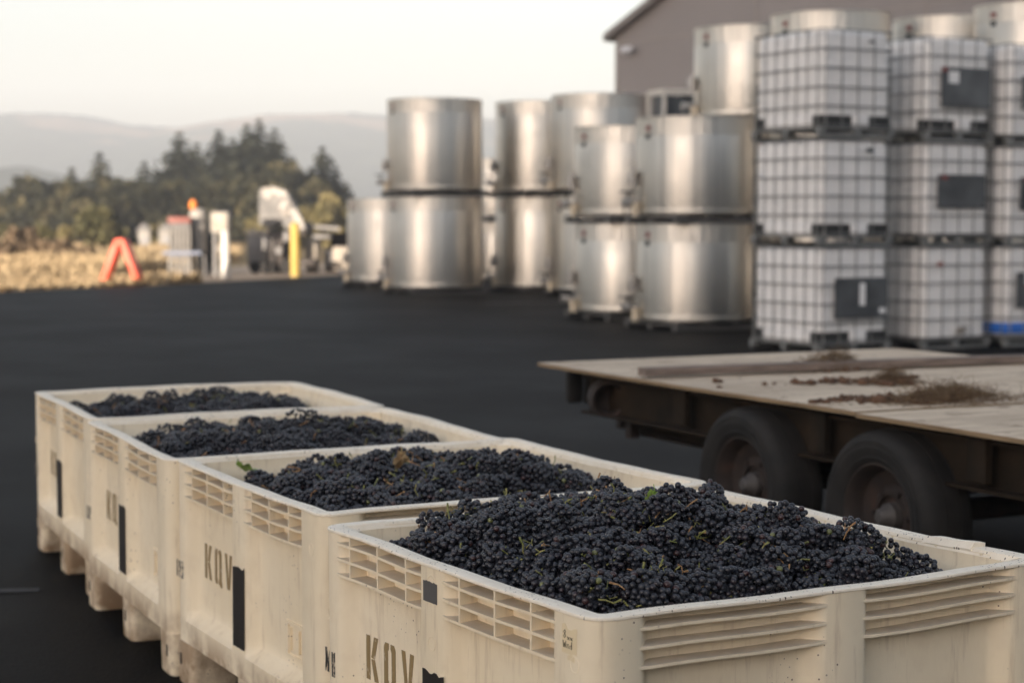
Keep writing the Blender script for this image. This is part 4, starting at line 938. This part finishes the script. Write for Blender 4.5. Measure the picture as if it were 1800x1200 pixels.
m = MB(); m.box((0, 0, 1.36), (.46, .24, .52), bevel=.03); m.build('cabinet_box', M['white'], t, 40); m = MB()
for x in (-.15, .04): m.box((x, 0, .58), (.07, .07, 1.14))
m.box((-.05, 0, .7), (.26, .05, .05)); m.build('posts', M['lgrey'], t); m = MB(); m.box((.0, -.125, 1.36), (.36, .012, .42)); m.build('door', M['concrete'], t)
t = empty('rubbish_bin', (-7.95, 47.2, 0), R(12)); tag(t, 'black wheeled rubbish bin between the crate and the cabinet', 'bin')
m = MB(); m.prism([(-.24, .08), (.24, .08), (.30, .92), (-.30, .92)], -.25, .25, lambda x, z, d: Vector((x, d, z))); m.build('bin_body', M['black'], t); m = MB(); m.box((0, 0, .95), (.64, .56, .05), bevel=.02); m.build('lid', M['black'], t)
m = MB(); m.cyl((-.26, .2, .09), (-.20, .2, .09), .09); m.cyl((.20, .2, .09), (.26, .2, .09), .09); m.build('wheels', M['dkmach'], t)
t = empty('utility_trailer', (-6.55, 48.6, 0), R(4)); tag(t, 'small grey white utility trailer with a flat top rail', 'trailer')
m = MB(); m.box((-.25, 0, .60), (.52, .8, .86), bevel=.03); m.build('trailer_box', M['lgrey'], t, 40); m = MB(); m.box((.1, 0, 1.08), (1.30, .85, .11), bevel=.02); m.build('top_rail', M['white'], t, 40)
m = MB(); m.box((.42, .1, .66), (.42, .5, .42)); m.build('motor', M['mgrey'], t); m = MB(); m.box((.2, 0, .19), (1.1, .7, .06)); m.build('chassis', M['rust'], t)
m = MB(); m.cyl((-.3, -.42, .16), (-.3, -.34, .16), .16); m.cyl((.35, -.42, .16), (.35, -.34, .16), .16); m.build('wheels', M['rubber'], t)
# hopper machine
t = empty('hopper_machine', (-6.0, 48.2, 0), R(-5)); tag(t, 'white tipping hopper machine on a dark wheeled base', 'machine')
m = MB(); m.prism([(-.62, 1.30), (-.62, 2.22), (-.30, 2.26), (.02, 2.08), (.30, 1.62), (.42, 1.30), (.18, 1.16), (-.10, 1.34), (-.30, 1.22)], -.45, .45, lambda x, z, d: Vector((x, d, z))); m.build('hopper', M['hopperm'], t)
m = MB(); m.prism([(-.28, 2.30), (.10, 2.18), (.52, 1.44), (.62, 1.20), (.46, 1.14), (.0, 1.98), (-.30, 2.16)], -.50, -.34, lambda x, z, d: Vector((x, d, z))); m.cyl((-.42, -.48, 2.12), (-.42, .48, 2.12), .15, n=18); m.box((.10, -.46, 1.75), (.30, .1, .42), Matrix.Rotation(R(28), 3, 'Y'), bevel=.04); m.build('chute', M['chutem'], t, 40)
m = MB(); m.box((-.22, 0, .68), (.46, .8, .92), bevel=.05); m.box((.02, .1, 1.08), (1.1, .5, .16), bevel=.03); m.box((.35, .1, .30), (.9, .6, .16), bevel=.03); m.build('machine_base', M['dkmach'], t, 40)
m = MB(); m.box((-.45, -.42, .80), (.18, .06, .34), bevel=.02); m.build('control_panel', M['lgrey'], t, 40); m = MB(); m.box((.10, -.44, .98), (.16, .06, .26), bevel=.02); m.build('side_cover', M['lgrey'], t, 40); m = MB(); m.cyl((-.12, -.46, .62), (-.12, -.40, .62), .10, n=16); m.build('round_cover', M['lgrey'], t, 40)
m = MB(); m.box((1.02, 0, 1.22), (.85, .09, .08), Matrix.Rotation(R(4), 3, 'Y')); m.box((.60, 0, 1.25), (.2, .2, .2), bevel=.04); m.box((.98, 0, .98), (.46, .3, .10), bevel=.02); m.build('discharge_arm', M['lgrey'], t, 40)
m = MB()
for x in (-.4, .1): m.cyl((x, -.42, .2), (x, -.30, .2), .2, n=18)
m.build('wheels', M['rubber'], t, 40)
# concrete blocks, crate and drums by the machine
for (x, y, w_, h_, lab) in ((-5.42, 49.3, .34, .80, 'narrow pale concrete block right of the yellow bollard'), (-4.98, 49.9, .36, .52, 'low grey block between the two pale blocks'), (-4.62, 49.3, .42, .62, 'rounded pale block in the middle of the row'), (-4.24, 49.6, .40, .78, 'pale block at the right end by the tanks')):
    t = empty('concrete_block', (x, y, 0), R(rnd.uniform(-8, 8))); tag(t, lab, 'block', 'pale blocks beyond the yard')
    m = MB(); m.box((0, 0, .08 + h_ / 2), (w_, .45, h_), bevel=.05); m.build('block_body', M['concrete'] if 'grey' not in lab else M['lgrey'], t, 40); m = MB(); m.box((0, 0, .04), (w_ * .8, .4, .078)); m.build('block_base', M['rust'], t)
t = empty('dark_crate', (-4.75, 50.6, 0), R(5)); tag(t, 'dark brown slatted crate behind the pale blocks', 'crate')
m = MB(); m.box((0, 0, .82), (.62, .5, .50)); m.build('crate_body', M['dkmach'], t); m = MB()
for k in range(4): m.box((0, -.265, .62 + .13 * k), (.64, .025, .07))
for x in (-.28, .28): m.box((x, 0, .28), (.07, .4, .56))
m.build('slats', M['rustbeam'], t)
t = empty('steel_drum', (-4.28, 50.9, 0)); tag(t, 'white drum at the far right of the yard clutter, beside the left tank', 'drum')
m = MB(); m.lathe([(0, .3), (.2, .3), (.21, .32), (.21, .62), (.22, .64), (.21, .66), (.21, 1.0), (.22, 1.02), (.21, 1.04), (.2, 1.16), (.0, 1.15)], 24); m.build('drum_body', M['white'], t, 40); m = MB(); m.box((0, 0, .15), (.46, .46, .298)); m.build('drum_base', M['oldwood'], t)
# small white sheds in the field
for (x, y, w_, h_, lab) in ((-16.2, 80, .5, .95, 'small white shed at the left of the pair in the field'), (-15.35, 80.5, .55, .95, 'small white shed at the right of the pair in the field')):
    t = empty('white_shed', (x, y, 0), R(8)); tag(t, lab, 'shed', 'white sheds in the field'); m = MB(); m.box((0, 0, h_ / 2), (w_, .9, h_)); m.build('wall', M['white'], t)
    m = MB(); m.prism([(-w_ / 2 - .08, h_ - .02), (w_ / 2 + .08, h_ - .02), (0, h_ + .32)], -.52, .52, lambda a, b, d: Vector((a, d, b))); m.build('roof', M['lgrey'], t); m = MB(); m.box((.05, -.456, .36), (.22, .02, .70)); m.build('door', M['mgrey'], t)

# ------------------------------------------------------------------ vegetation
def leaves(P, S, seed, flat=0.0):
    rs_ = np.random.RandomState(seed); n = len(P); a = rs_.normal(size=(n, 3)); a /= np.linalg.norm(a, axis=1)[:, None]; b = np.cross(a, rs_.normal(size=(n, 3))); b /= np.linalg.norm(b, axis=1)[:, None]
    a[:, 2] *= (1 - flat); b[:, 2] *= (1 - flat); S = S[:, None]
    V = np.stack([P - a * S - b * S * .55, P + a * S - b * S * .45, P + a * S * .8 + b * S * .6, P - a * S * .9 + b * S * .5], 1).reshape(-1, 3); F = np.arange(4 * n).reshape(n, 4); return V, F
def crown_obj(P, S, seed, m, t, flat=0):
    V, F = leaves(P, S, seed, flat); o = bpy.data.objects.new('crown', fast_mesh('crown', V, F, m, False)); COL.objects.link(o); o.parent = t
def conifer(x, y, H, Wd, seed, label, group='trees beyond the field', m='conifer'):
    rs_ = np.random.RandomState(seed); t = empty('conifer_tree', (x, y, 0)); tag(t, label, 'tree', group)
    mb = MB(); mb.cyl((0, 0, 0), (0, 0, H * .96), H * .018, H * .003, 8)
    P = []; S = []; lv = int(H * 2.4)
    for i in range(lv):
        f = (i + .5) / lv; z = H * (.06 + .93 * f); Rl = Wd * (1 - f) ** .95 * rs_.uniform(.70, 1.15) + .05; nb = int(7 + 6 * (1 - f)); a0 = rs_.uniform(0, 6.28)
        for b in range(nb):
            a = a0 + 6.283 * b / nb + rs_.uniform(-.25, .25); L = Rl * rs_.uniform(.6, 1.12); npt = max(5, int(L * 9))
            for q in range(npt):
                r_ = L * (q + rs_.rand()) / npt; j_ = .03 + .13 * (1 - f); P.append((r_ * math.cos(a) + rs_.normal() * j_, r_ * math.sin(a) + rs_.normal() * j_, z - .22 * r_ + rs_.normal() * j_)); S.append((.22 + .18 * rs_.rand()) * (.40 + .75 * (1 - f)))
        if i % 2 == 0: mb.cyl((0, 0, z), (Rl * .7 * math.cos(a0), Rl * .7 * math.sin(a0), z - .2 * Rl), .035, .012, 4, False)
    mb.build('trunk', M['bark'], t); crown_obj(np.array(P), np.array(S), seed, M[m], t)
def broad(x, y, H, Wd, seed, label, m='oak', name='broadleaf_tree', low=.22, group='trees beyond the field', dens=1.0, leaf_=.17):
    rs_ = np.random.RandomState(seed); t = empty(name, (x, y, 0)); tag(t, label, 'tree' if 'tree' in name else 'shrub', group)
    mb = MB(); mb.cyl((0, 0, 0), (0, 0, H * .5), H * .03, H * .016, 8); P = []; S = []; nc = int(18 + 8 * rs_.rand())
    for c in range(nc):
        a = rs_.uniform(0, 6.28); f = rs_.uniform(low, .95); env = math.sqrt(max(.05, 1 - ((f - .52) / .52) ** 2)); r_ = Wd * env * rs_.uniform(.25, .85); cc = np.array([r_ * math.cos(a), r_ * math.sin(a), H * f]); cr_ = Wd * rs_.uniform(.26, .42)
        mb.cyl((0, 0, H * .32), tuple(cc * .92), H * .012, H * .004, 5, False); n = int(dens * 150 * (cr_ / .9) ** 1.6) + 40
        d = rs_.normal(size=(n, 3)); d /= np.linalg.norm(d, axis=1)[:, None]; P.append(cc + d * cr_ * rs_.uniform(.55, 1.08, (n, 1)) * np.array([1, 1, .8])); S.append(rs_.uniform(.6, 1.4, n) * leaf_)
    P = np.concatenate(P); P = P[P[:, 2] > .05 * H]; S = np.concatenate(S)[:len(P)]; mb.build('trunk', M['bark'], t); crown_obj(P, S, seed, M[m], t)
def px(x, Y): return (x - 900) / 3186 * Y
def hz(y, Y): return 1.454 + (385 - y) * Y / 3186
K = [(178, 276, 128, 2.4, 'conifer standing alone above the broad oaks on the left'), (130, 302, 134, 1.9, 'short pointed conifer left of the lone one'), (256, 292, 130, 2.2, 'short conifer between the lone conifer and the tall pair'), (318, 240, 126, 2.6, 'left one of the tall conifer pair'), (348, 258, 131, 2.3, 'right one of the tall conifer pair'),
     (388, 236, 124, 2.2, 'leftmost spire of the tallest conifer clump'), (412, 250, 130, 2.2, 'conifer sunk inside the tallest clump'), (437, 226, 126, 2.4, 'dark centre spire of the tallest clump'), (458, 217, 123, 2.4, 'highest conifer of the tallest clump'), (486, 233, 128, 2.2, 'rightmost spire of the tallest clump'), (568, 266, 122, 2.3, 'conifer alone at the right near the steel tanks'), (592, 300, 130, 1.9, 'small conifer just left of the steel tanks')]
for i, (a, b, Y, wd, lab) in enumerate(K): conifer(px(a, Y), Y, hz(b, Y) + .35, hz(b, Y) * .76 * wd / 2.3, 40 + i, lab)
K = [(30, 350, 112, 2.6, 'low dark oak at the left edge of the picture'), (75, 326, 116, 2.8, 'broad oak left of the short conifer'), (115, 335, 110, 2.4, 'round oak under the short left conifer'), (205, 330, 112, 2.6, 'oak right of the lone conifer'), (250, 345, 108, 2.5, 'oak in front of the short middle conifer'), (295, 330, 112, 2.6, 'oak left of the tall conifer pair'), (340, 335, 108, 2.4, 'olive oak in front of the tall conifer pair'), (395, 340, 110, 2.7, 'oak at the left foot of the tallest clump'),
     (440, 320, 112, 2.8, 'olive oak at the middle foot of the tallest clump'), (505, 296, 118, 2.9, 'rounded oak right of the tallest clump'), (545, 330, 112, 2.4, 'oak behind the white machine'), (-15, 345, 114, 2.8, 'oak cut off by the left edge'), (160, 345, 106, 2.4, 'dark oak below the lone conifer'), (480, 345, 106, 2.4, 'dark oak behind the hopper machine')]
for i, (a, b, Y, wd, lab) in enumerate(K): broad(px(a, Y), Y, hz(b, Y), wd, 80 + i, lab, low=.12)
broad(px(588, 92), 92, hz(352, 92), 1.5, 120, 'pale feathery tree beside the leftmost steel tank', 'willow', low=.1); broad(px(552, 90), 90, hz(370, 90), 1.2, 121, 'pale small tree right of the yellow bollard', 'willow', low=.1)
broad(px(182, 72), 72, hz(373, 72), 1.35, 122, 'round olive shrub behind the orange barricade', 'shrub', 'round_shrub', .12, 'shrubs in the field', 1.8, .10)
K = [(80, 396, 66, .38, 'shrub', 'slim green sapling left of the round shrub'), (118, 398, 68, .36, 'willow', 'slim pale sapling beside the slim green one'), (232, 418, 74, .4, 'shrub', 'small green sapling left of the white sheds'), (268, 398, 84, .45, 'willow', 'golden sapling between the white sheds'), (345, 356, 84, .7, 'oak', 'pointed olive sapling above the white cylinder'), (455, 382, 86, .6, 'willow', 'small yellow green tree left of the hopper machine'),
     (45, 408, 62, .8, 'brown_shrub', 'dry brown shrub at the left'), (88, 425, 55, .75, 'brown_shrub', 'grey brown scrub left of the barricade'), (20, 430, 56, .8, 'brown_shrub', 'low dry scrub at the left edge'), (130, 440, 54, .65, 'brown_shrub', 'low dry scrub behind the barricade'), (10, 400, 78, 1.0, 'shrub', 'dark bush at the left edge of the field')]
for i, (a, b, Y, wd, mt, lab) in enumerate(K): broad(px(a, Y), Y, hz(b, Y), wd, 140 + i, lab, mt, 'small_shrub' if wd > .62 else 'young_tree', .1, 'shrubs in the field', 1.6, .07)
# dry grass at the field's edge: stuff
rs_ = np.random.RandomState(5); n = 48000; t_ = rs_.rand(n); Yg = 36.5 + 48 * rs_.rand(n) ** 1.7
Xg = px(rs_.uniform(-60, 420, n), Yg); ex = np.interp(Yg, [25.5, 36.06, 40.2, 47.0, 57], [-16, -10.19, -7.56, -4.43, 2]); keep = (Xg < ex - .35 - .06 * rs_.rand(n)) & ~((Yg < 60) & (Xg > -9.6 + .0 * Yg) & (Yg > 42)); Xg, Yg = Xg[keep], Yg[keep]; n = len(Xg)
clump = np.sin(Xg * .9 + 1) * np.sin(Yg * .5) * .5 + .5; Hh = (.08 + .32 * rs_.rand(n)) * (.55 + .5 * clump) * np.clip((Yg - 36) / 6, .3, 1.4); a = rs_.uniform(0, 6.28, n); wd = .06 + .06 * rs_.rand(n); lx, ly = rs_.normal(size=n) * .12, rs_.normal(size=n) * .12
V = np.stack([np.stack([Xg - wd * np.cos(a), Yg - wd * np.sin(a), np.full(n, -.01)], 1), np.stack([Xg + wd * np.cos(a), Yg + wd * np.sin(a), np.full(n, -.01)], 1), np.stack([Xg + lx, Yg + ly, Hh], 1)], 1).reshape(-1, 3)
o = bpy.data.objects.new('dry_grass', fast_mesh('dry_grass', V, np.arange(3 * n).reshape(n, 3), M['straw'], False)); COL.objects.link(o); tag(o, 'golden dry grass growing along the edge of the asphalt', 'grass', None, 'stuff')

# ------------------------------------------------------------------ evening haze
hm = bpy.data.materials.new('haze_air'); hm.use_nodes = True; n_ = hm.node_tree; n_.nodes.clear()
out = n_.nodes.new('ShaderNodeOutputMaterial'); pv = n_.nodes.new('ShaderNodeVolumePrincipled'); pv.inputs['Color'].default_value = (.85, .90, .98, 1); pv.inputs['Density'].default_value = .00072; pv.inputs['Anisotropy'].default_value = 0.0
n_.links.new(pv.outputs[0], out.inputs['Volume'])
m = MB(); m.box((0, 650, 52), (2400, 1900, 130)); o = m.build('haze', hm); tag(o, 'pale evening haze over the valley', 'haze', None, 'stuff')
